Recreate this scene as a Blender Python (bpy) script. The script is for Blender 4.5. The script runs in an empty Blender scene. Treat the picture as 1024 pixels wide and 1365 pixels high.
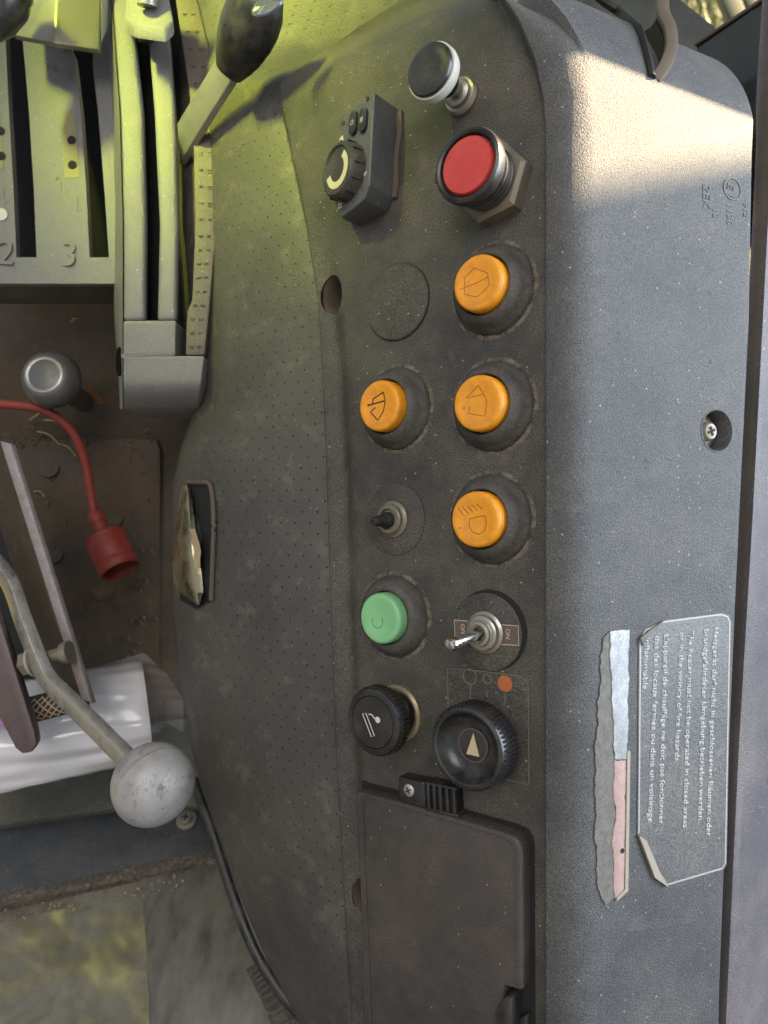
import bpy, bmesh, math, random
from mathutils import Vector, Matrix
import numpy as np
R = math.radians
random.seed(7)
C = bpy.context.scene.collection
scene = bpy.context.scene

# ------------------------------------------------------------------ camera
FPX, CX, CY = 986.0, 512.0, 682.5          # focal length and centre in photo pixels (1024 x 1365)
PITCH = R(40)                               # the photographer looks down into the cab
M = Matrix.Translation((0, 0, 2.05)) @ Matrix.Rotation(-PITCH, 4, 'X')   # view frame (x right, y forward, z up) -> world
cam_d = bpy.data.cameras.new('camera'); cam = bpy.data.objects.new('camera', cam_d); C.objects.link(cam)
cam.matrix_world = M @ Matrix.Rotation(R(90), 4, 'X')
cam_d.sensor_fit = 'VERTICAL'; cam_d.sensor_height = 36.0; cam_d.sensor_width = 27.0
cam_d.lens = FPX / 1365.0 * 36.0
cam_d.clip_start = 0.02; cam_d.clip_end = 200
cam_d.dof.use_dof = True; cam_d.dof.focus_distance = 0.37; cam_d.dof.aperture_fstop = 11.0
scene.camera = cam

def F(px, py, D): return Vector(((px - CX) / FPX * D, D, (CY - py) / FPX * D))
# ------------------------------------------------------------------ light
world = bpy.data.worlds.new('World'); scene.world = world; world.use_nodes = True
wb = world.node_tree.nodes['Background']; wb.inputs[0].default_value = (0.80, 0.90, 1.0, 1); wb.inputs[1].default_value = 0.085
SUN = Vector((0.83, -0.09, 0.55)).normalized()       # towards the sun, view frame
def aim(o, loc, target, roll=0):
    d = (Vector(target) - Vector(loc)).normalized()
    q = d.to_track_quat('-Z', 'Y').to_matrix().to_4x4()
    o.matrix_world = M @ Matrix.Translation(loc) @ q
ld = bpy.data.lights.new('sun', 'SUN'); ld.energy = 3.7; ld.angle = R(0.5); ld.color = (1.0, 0.76, 0.46)
lo = bpy.data.objects.new('sun', ld); C.objects.link(lo); aim(lo, tuple(SUN * 3), (0, 0, 0))
def area(name, loc, target, sx, sy, power, color, spread=180):
    d = bpy.data.lights.new(name, 'AREA'); d.shape = 'RECTANGLE'; d.size = sx; d.size_y = sy; d.energy = power; d.color = color; d.spread = R(spread)
    o = bpy.data.objects.new(name, d); C.objects.link(o); aim(o, loc, target); return o
area('side_window_light', (1.40, 0.02, 0.22), (0.15, 0.35, -0.10), 0.9, 1.2, 8.0, (0.77, 0.88, 1.0))
area('bodywork_bounce', (-0.40, -0.02, 0.64), F(365, -60, 0.44), 0.12, 0.18, 0.30, (0.80, 0.92, 0.10), 34)
area('rear_fill_light', (-0.20, -0.95, 0.55), (0.0, 0.4, 0.05), 0.8, 0.8, 1.7, (1.0, 0.93, 0.87))  # added soft warm fill lamp behind the camera, no window seen there
scene.view_settings.view_transform = 'Standard'
try: scene.view_settings.look = 'None'
except Exception: pass
scene.view_settings.gamma = 1.0; scene.view_settings.exposure = 2.95
scene.cycles.use_denoising = True
scene.cycles.max_bounces = 8; scene.cycles.transparent_max_bounces = 8
scene.cycles.sample_clamp_indirect = 4.0

# ------------------------------------------------------------------ helpers
def lerp_tab(tab):
    xs = [a for a, b in tab]; ys = [b for a, b in tab]
    return lambda v: float(np.interp(v, xs, ys))

def link(name, me, mat, parent):
    o = bpy.data.objects.new(name, me); C.objects.link(o)
    if mat: me.materials.append(mat)
    if parent: o.parent = parent
    return o
def finish(bm, name, mat, parent, bevel=0.0, seg=2, smooth=38, kind=None):
    bmesh.ops.remove_doubles(bm, verts=bm.verts, dist=1e-6)
    bmesh.ops.recalc_face_normals(bm, faces=bm.faces)
    if bevel > 0:
        es = [e for e in bm.edges if len(e.link_faces) == 2 and e.calc_face_angle(0) > R(28)]
        bmesh.ops.bevel(bm, geom=es, offset=bevel, segments=seg, profile=0.5, affect='EDGES', clamp_overlap=True)
    for f in bm.faces: f.smooth = True
    for e in bm.edges:
        if len(e.link_faces) == 2: e.smooth = e.calc_face_angle(0) < R(smooth)
    me = bpy.data.meshes.new(name); bm.to_mesh(me); bm.free()
    o = link(name, me, mat, parent)
    if kind: o['kind'] = kind
    return o
def pour(bm, verts, faces):
    vs = [bm.verts.new(v) for v in verts]
    for f in faces:
        try: bm.faces.new([vs[i] for i in f])
        except ValueError: pass
def mesh(name, shapes, mat, parent, local=None, **k):
    """shapes: list of (verts, faces); local: matrix applied to the vertices"""
    bm = bmesh.new()
    for v, f in shapes:
        if local is not None: v = [local @ Vector(p) for p in v]
        pour(bm, v, f)
    return finish(bm, name, mat, parent, **k)
def thing(name, label, cat, frame, group=None):
    o = bpy.data.objects.new(name, None); C.objects.link(o); o.empty_display_size = 0.02
    o.matrix_world = M @ frame; o['label'] = label; o['category'] = cat
    if group: o['group'] = group
    INV[o.name] = frame.inverted()
    return o
INV = {}
def vmesh(name, shapes, mat, root, **k):                 # vertices given in the view frame
    return mesh(name, shapes, mat, root, local=INV[root.name], **k)
def sub(name, shapes, mat, part, root, **k):             # sub-part: same frame as its part
    return mesh(name, shapes, mat, part, local=INV[root.name], **k)
def structure(name, shapes, mat, **k):
    frame = Matrix.Translation(shapes[0][0][0])
    o = mesh(name, shapes, mat, None, local=frame.inverted(), **k)
    o.matrix_world = M @ frame; o['kind'] = 'structure'
    return o

def lathe(profile, n=40, start=0.0, tot=2 * math.pi):
    v, f = [], []
    for r, z in profile:
        for i in range(n):
            a = start + tot * i / n
            v.append((r * math.cos(a), r * math.sin(a), z))
    for j in range(len(profile) - 1):
        for i in range(n):
            k = (i + 1) % n
            f.append((j * n + i, j * n + k, (j + 1) * n + k, (j + 1) * n + i))
    if profile[0][0] > 1e-7: f.append(tuple(range(n))[::-1])
    if profile[-1][0] > 1e-7: f.append(tuple((len(profile) - 1) * n + i for i in range(n)))
    return v, f
def ring(profile, n=40):                                  # closed profile, no caps
    v, f = lathe(profile + [profile[0]], n)
    return v, [q for q in f if len(q) == 4]
def box(x0, x1, y0, y1, z0, z1):
    v = [(x0, y0, z0), (x1, y0, z0), (x1, y1, z0), (x0, y1, z0), (x0, y0, z1), (x1, y0, z1), (x1, y1, z1), (x0, y1, z1)]
    return v, [(0, 3, 2, 1), (4, 5, 6, 7), (0, 1, 5, 4), (1, 2, 6, 5), (2, 3, 7, 6), (3, 0, 4, 7)]
def prism(poly, z0, z1):
    n = len(poly)
    v = [(x, y, z0) for x, y in poly] + [(x, y, z1) for x, y in poly]
    return v, [tuple(range(n))[::-1], tuple(range(n, 2 * n))] + [(i, (i + 1) % n, n + (i + 1) % n, n + i) for i in range(n)]
def hexa(a, b):                                           # two quads -> solid
    v = [Vector(p) for p in a] + [Vector(p) for p in b]
    return v, [(0, 3, 2, 1), (4, 5, 6, 7), (0, 1, 5, 4), (1, 2, 6, 5), (2, 3, 7, 6), (3, 0, 4, 7)]
def catmull(pts, n=8):
    P = [Vector(p) for p in pts]; P = [2 * P[0] - P[1]] + P + [2 * P[-1] - P[-2]]
    out = []
    for i in range(1, len(P) - 2):
        for k in range(n):
            t = k / n
            out.append(0.5 * ((2 * P[i]) + (P[i + 1] - P[i - 1]) * t + (2 * P[i - 1] - 5 * P[i] + 4 * P[i + 1] - P[i + 2]) * t * t
                              + (3 * P[i] - P[i - 1] - 3 * P[i + 1] + P[i + 2]) * t ** 3))
    out.append(P[-2]); return out
def sweep(path, section, up=Vector((0, 0, 1))):
    """section: list of (a, b) offsets along side and up"""
    v, f = [], []; n = len(section(0.0) if callable(section) else section); m = len(path)
    for i, p in enumerate(path):
        t = (path[min(i + 1, m - 1)] - path[max(i - 1, 0)]).normalized()
        s = t.cross(up); s = s.normalized() if s.length > 1e-6 else Vector((1, 0, 0))
        w = s.cross(t)
        sec = section(i / (m - 1)) if callable(section) else section
        for a, b in sec: v.append(p + s * a + w * b)
    for i in range(m - 1):
        for k in range(n):
            q = (k + 1) % n
            f.append((i * n + k, i * n + q, (i + 1) * n + q, (i + 1) * n + k))
    f += [tuple(range(n))[::-1], tuple((m - 1) * n + k for k in range(n))]
    return v, f
def circ(r, n=12): return [(r * math.cos(2 * math.pi * i / n), r * math.sin(2 * math.pi * i / n)) for i in range(n)]
def stroke(pts, w, zf=lambda x, y: 0.0, h=0.00012, closed=False):
    """flat raised line through 2D points"""
    P = [Vector((x, y)) for x, y in pts]; n = len(P); v, f = [], []
    for i in range(n):
        a = P[(i - 1) % n] if (closed or i) else P[i]; b = P[(i + 1) % n] if (closed or i < n - 1) else P[i]
        t = b - a; t = t.normalized() if t.length > 0 else Vector((1, 0)); s = Vector((-t.y, t.x)) * w / 2
        for q in (P[i] + s, P[i] - s): v.append((q.x, q.y, zf(q.x, q.y)))
        for q in (P[i] - s, P[i] + s): v.append((q.x, q.y, zf(q.x, q.y) + h))
    for i in range(n if closed else n - 1):
        k = (i + 1) % n
        for a, b in ((0, 1), (1, 2), (2, 3), (3, 0)): f.append((4 * i + a, 4 * i + b, 4 * k + b, 4 * k + a))
    if not closed: f += [(0, 1, 2, 3), (4 * n - 4, 4 * n - 3, 4 * n - 2, 4 * n - 1)]
    return v, f
def arc(cx, cy, r, a0, a1, n=20): return [(cx + r * math.cos(R(a0 + (a1 - a0) * i / (n - 1))), cy + r * math.sin(R(a0 + (a1 - a0) * i / (n - 1)))) for i in range(n)]
def text(body, size, h=0.0001, bold=0.0, space=1.0):
    cu = bpy.data.curves.new('t', 'FONT'); cu.body = body; cu.size = size; cu.extrude = h / 2; cu.offset = bold; cu.space_character = space
    cu.resolution_u = 3
    o = bpy.data.objects.new('t', cu); C.objects.link(o)
    bpy.context.view_layer.update()
    me = o.evaluated_get(bpy.context.evaluated_depsgraph_get()).to_mesh()
    v = [(p.co.x, p.co.y, p.co.z + h / 2) for p in me.vertices]; f = [tuple(p.vertices) for p in me.polygons]
    o.to_mesh_clear(); bpy.data.objects.remove(o); bpy.data.curves.remove(cu)
    return v, f
def xf(shape, m): return [m @ Vector(p) for p in shape[0]], shape[1]
def rotz(a): return Matrix.Rotation(R(a), 4, 'Z')
def tr(x, y, z=0): return Matrix.Translation((x, y, z))

# ------------------------------------------------------------------ materials
def srgb(r, g, b): return tuple(((c / 255) / 12.92 if c / 255 <= 0.04045 else ((c / 255 + 0.055) / 1.055) ** 2.4) for c in (r, g, b)) + (1,)
def lin(r, g, b): return (r, g, b, 1)
class NT:
    def __init__(s, name):
        s.m = bpy.data.materials.new(name); s.m.use_nodes = True; s.t = s.m.node_tree; s.b = s.t.nodes['Principled BSDF']
        s.co = s.t.nodes.new('ShaderNodeTexCoord')
    def n(s, typ, **k):
        x = s.t.nodes.new(typ)
        for a, b in k.items(): setattr(x, a, b)
        return x
    def l(s, a, b): s.t.links.new(a, b)
    def noise(s, scale, detail=3, rough=0.6, vec=None, stretch=None):
        x = s.n('ShaderNodeTexNoise'); x.inputs['Scale'].default_value = scale; x.inputs['Detail'].default_value = detail; x.inputs['Roughness'].default_value = rough
        v = vec or s.co.outputs['Object']
        if stretch:
            mp = s.n('ShaderNodeMapping'); mp.inputs['Scale'].default_value = stretch; s.l(v, mp.inputs[0]); v = mp.outputs[0]
        s.l(v, x.inputs['Vector']); return x.outputs[0]
    def ramp(s, fac, a, b, ca=(0, 0, 0, 1), cb=(1, 1, 1, 1)):
        x = s.n('ShaderNodeValToRGB'); e = x.color_ramp.elements; e[0].position = a; e[1].position = b; e[0].color = ca; e[1].color = cb
        s.l(fac, x.inputs[0]); return x.outputs[0]
    def mix(s, fac, a, b, typ='MIX'):
        x = s.n('ShaderNodeMix', data_type='RGBA', blend_type=typ)
        for v, i in ((fac, 0), (a, 6), (b, 7)):
            if isinstance(v, (int, float)): x.inputs[i].default_value = v
            elif isinstance(v, tuple): x.inputs[i].default_value = v
            else: s.l(v, x.inputs[i])
        return x.outputs[2]
    def math(s, op, a, b=0.0):
        x = s.n('ShaderNodeMath', operation=op)
        for v, i in ((a, 0), (b, 1)):
            if isinstance(v, (int, float)): x.inputs[i].default_value = v
            else: s.l(v, x.inputs[i])
        return x.outputs[0]
    def bump(s, h, strength, dist, prev=None):
        x = s.n('ShaderNodeBump'); x.inputs['Strength'].default_value = strength; x.inputs['Distance'].default_value = dist
        s.l(h, x.inputs['Height'])
        if prev: s.l(prev, x.inputs['Normal'])
        return x.outputs[0]
    def set(s, **k):
        for a, v in k.items():
            i = s.b.inputs[a.replace('_', ' ')]
            if isinstance(v, (int, float, tuple)): i.default_value = v
            else: s.l(v, i)
        return s.m

def grained(name, base, dust, dust_amt=0.5, grain=900, bump=0.5, rough=0.55, speck=0.6, low=18, spec=0.4, gc=0.32):
    """moulded plastic: fine grain relief, dust that lies in soft patches, pale specks and hairs of lint"""
    t = NT(name)
    g = t.noise(grain, 2, 0.5)
    big = t.noise(low, 4, 0.62)
    mid = t.noise(low * 6, 3, 0.6)
    d = t.math('MULTIPLY', t.ramp(big, 0.32, 0.72), dust_amt)
    d = t.math('ADD', d, t.math('MULTIPLY', t.ramp(mid, 0.40, 0.75), dust_amt * 0.35))
    gr = t.ramp(g, 0.35, 0.68)
    d = t.math('MULTIPLY', d, t.math('ADD', t.math('MULTIPLY', gr, 0.9), 0.35))
    col = t.mix(d, base, dust)
    col = t.mix(1.0, col, t.ramp(t.noise(grain * 1.25, 1, 0.4), 0.30, 0.70, (1 - gc, 1 - gc, 1 - gc, 1), (1 + gc, 1 + gc, 1 + gc, 1)), 'MULTIPLY')
    vo = t.n('ShaderNodeTexVoronoi'); vo.inputs['Scale'].default_value = 330; t.l(t.co.outputs['Object'], vo.inputs['Vector'])
    sp = t.ramp(vo.outputs['Distance'], 0.10, 0.17, (1, 1, 1, 1), (0, 0, 0, 1))
    sel = t.ramp(t.n('ShaderNodeSeparateColor').outputs[0], 0, 1) if False else None
    sc = t.n('ShaderNodeSeparateColor'); t.l(vo.outputs['Color'], sc.inputs[0])
    sp = t.math('MULTIPLY', sp, t.math('GREATER_THAN', t.math('ADD', sc.outputs[0], t.math('MULTIPLY', t.noise(25, 3), 0.5)), 1.14))
    col = t.mix(t.math('MULTIPLY', sp, speck), col, tuple(min(1, c * 2.2 + 0.05) for c in dust[:3]) + (1,))
    sc2 = t.noise(60, 2, 0.5, stretch=(1.0, 1.0, 0.12))
    col = t.mix(t.math('MULTIPLY', t.ramp(sc2, 0.66, 0.78), 0.18), col, tuple(min(1, c * 1.5) for c in dust[:3]) + (1,))
    nb = t.bump(g, bump, 0.0010)
    nb = t.bump(mid, 0.12, 0.0012, nb)
    ro = t.math('ADD', t.math('ADD', t.math('MULTIPLY', d, 0.35), rough - 0.14), t.math('MULTIPLY', t.noise(9, 5, 0.65), 0.28))
    return t.set(Base_Color=col, Roughness=ro, Normal=nb, Specular_IOR_Level=spec)
def plain(name, base, rough=0.4, metal=0.0, var=0.25, scale=120, bump=0.1, spec=0.5, dirt=None, dirt_amt=0.4, coat=0.0, grime_scale=None):
    t = NT(name)
    n1 = t.noise(scale, 4, 0.6)
    dk = tuple(c * (1 - var) for c in base[:3]) + (1,)
    col = t.mix(n1, dk, base)
    rr = t.math('ADD', t.math('MULTIPLY', n1, 0.2), rough - 0.1)
    if dirt:
        dn = t.noise(grime_scale or scale * 0.5, 5, 0.7)
        m_ = t.math('MULTIPLY', t.ramp(dn, 0.42, 0.68), dirt_amt)
        col = t.mix(m_, col, dirt); rr = t.math('ADD', rr, t.math('MULTIPLY', m_, 0.3))
        if metal: t.set(Metallic=t.math('MULTIPLY', t.math('SUBTRACT', 1.0, m_), metal))
    elif metal: t.set(Metallic=metal)
    return t.set(Base_Color=col, Roughness=rr, Normal=t.bump(t.noise(scale * 6, 2), bump, 0.0004), Specular_IOR_Level=spec, Coat_Weight=coat)

DUST = lin(0.20, 0.165, 0.12); DUST2 = lin(0.20, 0.18, 0.155)
m_panel = grained('panel_plastic', lin(0.029, 0.028, 0.026), lin(0.19, 0.162, 0.125), 0.46, rough=0.50, grain=1300, gc=0.45)
m_cover = grained('cover_plastic', lin(0.046, 0.047, 0.050), lin(0.18, 0.168, 0.155), 0.52, grain=1700, bump=0.62, gc=0.52, rough=0.50, low=14)
m_lid = grained('lid_plastic', lin(0.036, 0.032, 0.030), lin(0.15, 0.12, 0.10), 0.45, rough=0.45, gc=0.14, bump=0.25, grain=1300)
m_bezel = grained('bezel_rubber', lin(0.028, 0.028, 0.028), lin(0.16, 0.135, 0.11), 0.55, gc=0.15, grain=1500, bump=0.12, rough=0.50, low=60, speck=0.5)
m_ctrl = grained('control_box_plastic', lin(0.065, 0.068, 0.073), lin(0.16, 0.15, 0.14), 0.5, grain=1400, bump=0.2, rough=0.42, low=40)
m_black = plain('black_plastic', lin(0.016, 0.016, 0.017), 0.38, var=0.3, dirt=lin(0.12, 0.10, 0.08), dirt_amt=0.30)
m_gloss = plain('gloss_black', lin(0.014, 0.014, 0.015), 0.30, var=0.3, dirt=lin(0.14, 0.12, 0.10), dirt_amt=0.32)
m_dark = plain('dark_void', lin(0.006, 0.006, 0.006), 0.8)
m_orange = plain('orange_plastic', lin(0.84, 0.32, 0.010), 0.38, var=0.14, scale=200, dirt=lin(0.34, 0.14, 0.03), dirt_amt=0.50, bump=0.08, grime_scale=140)
m_symbol = plain('symbol_black', lin(0.03, 0.018, 0.008), 0.6)
m_symbol2 = plain('symbol_worn', lin(0.34, 0.115, 0.006), 0.6)
m_green = plain('green_plastic', lin(0.22, 0.50, 0.235), 0.42, var=0.12, scale=200, dirt=lin(0.12, 0.28, 0.10), dirt_amt=0.3, bump=0.05)
m_greensym = plain('green_symbol', lin(0.07, 0.26, 0.08), 0.6)
m_red = plain('red_lens', lin(0.52, 0.040, 0.034), 0.35, var=0.12, scale=300, bump=0.05, coat=0.0, dirt=lin(0.5, 0.12, 0.08), dirt_amt=0.25)
m_zinc = plain('dull_zinc', lin(0.42, 0.40, 0.35), 0.38, metal=0.9, var=0.35, dirt=lin(0.16, 0.12, 0.08), dirt_amt=0.6)
m_brass = plain('aged_brass_ring', lin(0.45, 0.38, 0.24), 0.35, metal=0.85, var=0.3, dirt=lin(0.16, 0.12, 0.07), dirt_amt=0.5)
m_nut = plain('dirty_nut', lin(0.22, 0.20, 0.16), 0.5, metal=0.6, var=0.3, dirt=lin(0.20, 0.15, 0.09), dirt_amt=0.6)
m_chrome = plain('chrome', lin(0.75, 0.73, 0.70), 0.16, metal=1.0, var=0.15, dirt=lin(0.3, 0.22, 0.15), dirt_amt=0.15)
m_white = plain('white_print', lin(0.62, 0.60, 0.54), 0.5, var=0.12)
m_cream = plain('cream_print', lin(0.62, 0.56, 0.32), 0.5, var=0.12)
m_tan = plain('tan_print', lin(0.52, 0.40, 0.26), 0.5, var=0.15)
m_line = plain('faded_line', lin(0.16, 0.135, 0.09), 0.6, var=0.4)
m_orangedot = plain('orange_print', lin(0.42, 0.12, 0.03), 0.55, var=0.2)
m_plate = plain('switch_plate', lin(0.13, 0.10, 0.09), 0.45, metal=0.3, var=0.25)
m_brown_hole = plain('hole_side', lin(0.10, 0.075, 0.055), 0.7)
m_quad = grained('cast_grey', lin(0.15, 0.148, 0.15), lin(0.26, 0.24, 0.22), 0.55, gc=0.14, grain=1300, bump=0.3, rough=0.42, spec=0.5)
m_scale = grained('scale_plastic', lin(0.105, 0.088, 0.072), lin(0.16, 0.14, 0.11), 0.5, gc=0.16, grain=1300, bump=0.2, rough=0.5)
m_scaletxt = plain('scale_print', lin(0.045, 0.035, 0.03), 0.6)
m_emboss = plain('emboss_lit_grey', lin(0.19, 0.185, 0.165), 0.45, bump=0.2)  # lightened against the plate to paint in the bright raised edges
m_yellow = plain('yellowed_indicator', lin(0.26, 0.23, 0.10), 0.5, var=0.35)
m_leverplate = plain('brushed_lever_metal', lin(0.32, 0.31, 0.25), 0.35, metal=0.55, var=0.3, dirt=lin(0.2, 0.18, 0.1), dirt_amt=0.4)
m_steel = plain('worn_steel', lin(0.60, 0.58, 0.54), 0.30, metal=0.85, var=0.35, scale=260, bump=0.5, dirt=lin(0.20, 0.165, 0.11), dirt_amt=0.4)
m_rust = plain('rusty_steel', lin(0.050, 0.036, 0.029), 0.65, metal=0.25, var=0.45, scale=140, bump=0.5, dirt=lin(0.10, 0.06, 0.038), dirt_amt=0.6)
m_rustedge = plain('chipped_edge', lin(0.44, 0.41, 0.41), 0.5, metal=0.5, var=0.35, scale=300, bump=0.5, dirt=lin(0.16, 0.08, 0.05), dirt_amt=0.65)
def scuffed():
    t = NT('scuffed_grey_knob')
    n1 = t.noise(45, 5, 0.7); n2 = t.noise(420, 3, 0.7); n3 = t.noise(150, 4, 0.75, stretch=(1, 0.35, 0.6))
    col = t.mix(t.ramp(n1, 0.3, 0.7), lin(0.22, 0.205, 0.195), lin(0.36, 0.34, 0.325))
    col = t.mix(t.math('MULTIPLY', t.ramp(n3, 0.56, 0.68), 0.75), col, lin(0.085, 0.07, 0.06))
    col = t.mix(t.math('MULTIPLY', t.ramp(n2, 0.62, 0.72), 0.7), col, lin(0.05, 0.045, 0.04))
    return t.set(Base_Color=col, Roughness=t.math('ADD', t.math('MULTIPLY', n1, 0.35), 0.22), Normal=t.bump(n3, 0.25, 0.0006))
m_ball = scuffed()
m_redrub = plain('red_rubber', lin(0.30, 0.035, 0.025), 0.55, var=0.25, dirt=lin(0.12, 0.05, 0.03), dirt_amt=0.5)
m_recess = grained('dirty_steel', lin(0.036, 0.028, 0.021), lin(0.12, 0.075, 0.04), 0.8, grain=700, gc=0.12, bump=0.2, rough=0.6, low=14, speck=0.5)
m_blue = grained('blue_paint', lin(0.024, 0.028, 0.036), lin(0.12, 0.11, 0.09), 0.5, grain=900, gc=0.12, bump=0.15, rough=0.42, low=26)
m_ledge = grained('ledge_rubber', lin(0.055, 0.053, 0.046), lin(0.16, 0.145, 0.11), 0.6, grain=900, gc=0.14, bump=0.25, rough=0.55, low=24)
m_sill = grained('crumbly_seal', lin(0.055, 0.047, 0.038), lin(0.17, 0.135, 0.10), 0.75, grain=300, bump=1.0, rough=0.8, low=40, speck=1.0)
m_pillar = grained('pillar_plastic', lin(0.060, 0.062, 0.070), lin(0.23, 0.18, 0.175), 0.65, grain=1500, bump=0.5, rough=0.38, low=10)
m_cable = plain('black_cable', lin(0.014, 0.014, 0.015), 0.42, dirt=lin(0.10, 0.085, 0.065), dirt_amt=0.5)
m_straw = plain('straw', lin(0.42, 0.33, 0.17), 0.7)
m_foil = plain('torn_metal', lin(0.42, 0.37, 0.24), 0.28, metal=0.9, var=0.4, scale=60, bump=0.5, dirt=lin(0.14, 0.11, 0.06), dirt_amt=0.5)
m_foam = plain('torn_foam', lin(0.42, 0.30, 0.17), 0.8, bump=0.6)
m_silver = plain('silver_foil', lin(0.46, 0.47, 0.49), 0.30, metal=0.6, var=0.25, scale=400, bump=1.0, dirt=lin(0.22, 0.215, 0.21), dirt_amt=0.65, grime_scale=320)
m_pink = plain('pink_label', lin(0.44, 0.28, 0.255), 0.5, var=0.25, scale=300, bump=0.5, dirt=lin(0.26, 0.19, 0.17), dirt_amt=0.6, grime_scale=420)
m_glue = plain('glue_residue', lin(0.16, 0.145, 0.125), 0.6, var=0.3, scale=200, bump=0.6, dirt=lin(0.075, 0.07, 0.065), dirt_amt=0.7, grime_scale=260)
m_paperback = plain('paper_edge', lin(0.34, 0.29, 0.23), 0.7)
m_sticker = grained('sticker_face', lin(0.085, 0.085, 0.088), DUST2, 0.45, grain=1100, bump=0.25, rough=0.36)
m_stickertxt = plain('sticker_print', lin(0.42, 0.415, 0.40), 0.5, var=0.35, scale=500)
m_engrave = plain('moulded_mark', lin(0.055, 0.052, 0.05), 0.55)
m_strap = plain('leather_strap', lin(0.13, 0.10, 0.075), 0.5, var=0.25, dirt=lin(0.1, 0.08, 0.05), dirt_amt=0.4)
m_greensheet = plain('green_sheet', lin(0.016, 0.022, 0.018), 0.20, var=0.4, scale=40, coat=0.4, dirt=lin(0.10, 0.05, 0.02), dirt_amt=0.35, grime_scale=16)
m_wood = plain('grey_board', lin(0.17, 0.20, 0.16), 0.7, var=0.3, scale=30)
m_grass = plain('grass_blade', lin(0.19, 0.225, 0.10), 0.5, var=0.5, scale=14)
m_ground = plain('ground_turf', lin(0.17, 0.17, 0.08), 0.9, var=0.5, scale=6)
m_blocker = plain('blocker_grey', lin(0.12, 0.12, 0.12), 0.8)  # grey of the unseen light blockers

def perforated():
    t = NT('perforated_vinyl')
    uv = t.n('ShaderNodeUVMap'); uv.uv_map = 'UVMap'
    sx = t.n('ShaderNodeSeparateXYZ'); t.l(uv.outputs[0], sx.inputs[0])
    def dots(ox, oy):
        def cell(c, o):
            a = t.math('FRACT', t.math('ADD', c, o)); return t.math('SUBTRACT', a, 0.5)
        a, b = cell(sx.outputs[0], ox), t.math('MULTIPLY', cell(sx.outputs[1], oy), 1.25)
        d = t.math('SQRT', t.math('ADD', t.math('MULTIPLY', a, a), t.math('MULTIPLY', b, b)))
        return d
    d = t.math('MINIMUM', dots(0, 0), dots(0.5, 0.5))
    hole = t.ramp(d, 0.040, 0.068, (1, 1, 1, 1), (0, 0, 0, 1))
    hole = t.math('MULTIPLY', hole, t.ramp(t.noise(70, 2), 0.30, 0.52, (0.45, 0.45, 0.45, 1), (1, 1, 1, 1)))
    g = t.noise(900, 2, 0.5); big = t.noise(12, 4, 0.6); mid = t.noise(80, 3, 0.6)
    dust = t.math('MULTIPLY', t.ramp(big, 0.3, 0.75), 0.5)
    col = t.mix(dust, lin(0.042, 0.040, 0.037), lin(0.13, 0.112, 0.095))
    col = t.mix(t.math('MULTIPLY', t.ramp(mid, 0.55, 0.75), 0.3), col, lin(0.20, 0.17, 0.13))
    vo = t.n('ShaderNodeTexVoronoi'); vo.inputs['Scale'].default_value = 260; t.l(t.co.outputs['Object'], vo.inputs['Vector'])
    sc = t.n('ShaderNodeSeparateColor'); t.l(vo.outputs['Color'], sc.inputs[0])
    sp = t.math('MULTIPLY', t.ramp(vo.outputs['Distance'], 0.08, 0.16, (1, 1, 1, 1), (0, 0, 0, 1)), t.math('GREATER_THAN', sc.outputs[0], 0.82))
    col = t.mix(t.math('MULTIPLY', sp, 0.4), col, lin(0.36, 0.32, 0.25))
    col = t.mix(hole, col, lin(0.008, 0.008, 0.008))
    nb = t.bump(g, 0.45, 0.0006); nb = t.bump(t.math('SUBTRACT', 1.0, hole), 0.6, 0.001, nb)
    return t.set(Base_Color=col, Roughness=0.48, Normal=nb, Specular_IOR_Level=0.45)
m_perf = perforated()

def film(name, clear):
    t = NT(name)
    w = t.noise(8, 2, 0.5, stretch=(0.5, 1, 3.5)); n2 = t.noise(30, 2, 0.5, stretch=(0.5, 1, 2.0))
    nb = t.bump(w, 1.0, 0.03); nb = t.bump(n2, 0.25, 0.003, nb)
    t.set(Base_Color=t.mix(t.noise(16, 3), lin(0.56, 0.53, 0.58), lin(0.76, 0.73, 0.70)), Roughness=0.14, Normal=nb, Specular_IOR_Level=0.6)
    if clear:
        tb = t.n('ShaderNodeBsdfTransparent'); mx = t.n('ShaderNodeMixShader'); mx.inputs[0].default_value = 0.22
        t.l(tb.outputs[0], mx.inputs[1]); t.l(t.b.outputs[0], mx.inputs[2]); t.l(mx.outputs[0], t.t.nodes['Material Output'].inputs[0])
    return t.m
m_film = film('plastic_film', False); m_film_clear = film('clear_film', True)
def pane():
    t = NT('dirty_pane')
    t.set(Base_Color=lin(0.9, 0.93, 0.88), Roughness=0.28, Transmission_Weight=1.0, IOR=1.05)
    d = t.n('ShaderNodeBsdfDiffuse'); t.l(t.mix(t.noise(35, 4, 0.7), lin(0.11, 0.10, 0.085), lin(0.30, 0.28, 0.23)), d.inputs[0])
    n1 = t.noise(14, 5, 0.7); n2 = t.noise(120, 4, 0.7)
    f = t.math('ADD', t.math('ADD', t.math('MULTIPLY', t.ramp(n1, 0.42, 0.60), 0.52), t.math('MULTIPLY', t.ramp(n2, 0.4, 0.75), 0.20)), 0.28)
    mx = t.n('ShaderNodeMixShader'); t.l(f, mx.inputs[0]); t.l(t.b.outputs[0], mx.inputs[1]); t.l(d.outputs[0], mx.inputs[2])
    t.l(mx.outputs[0], t.t.nodes['Material Output'].inputs[0]); return t.m
m_pane = pane()
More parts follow.
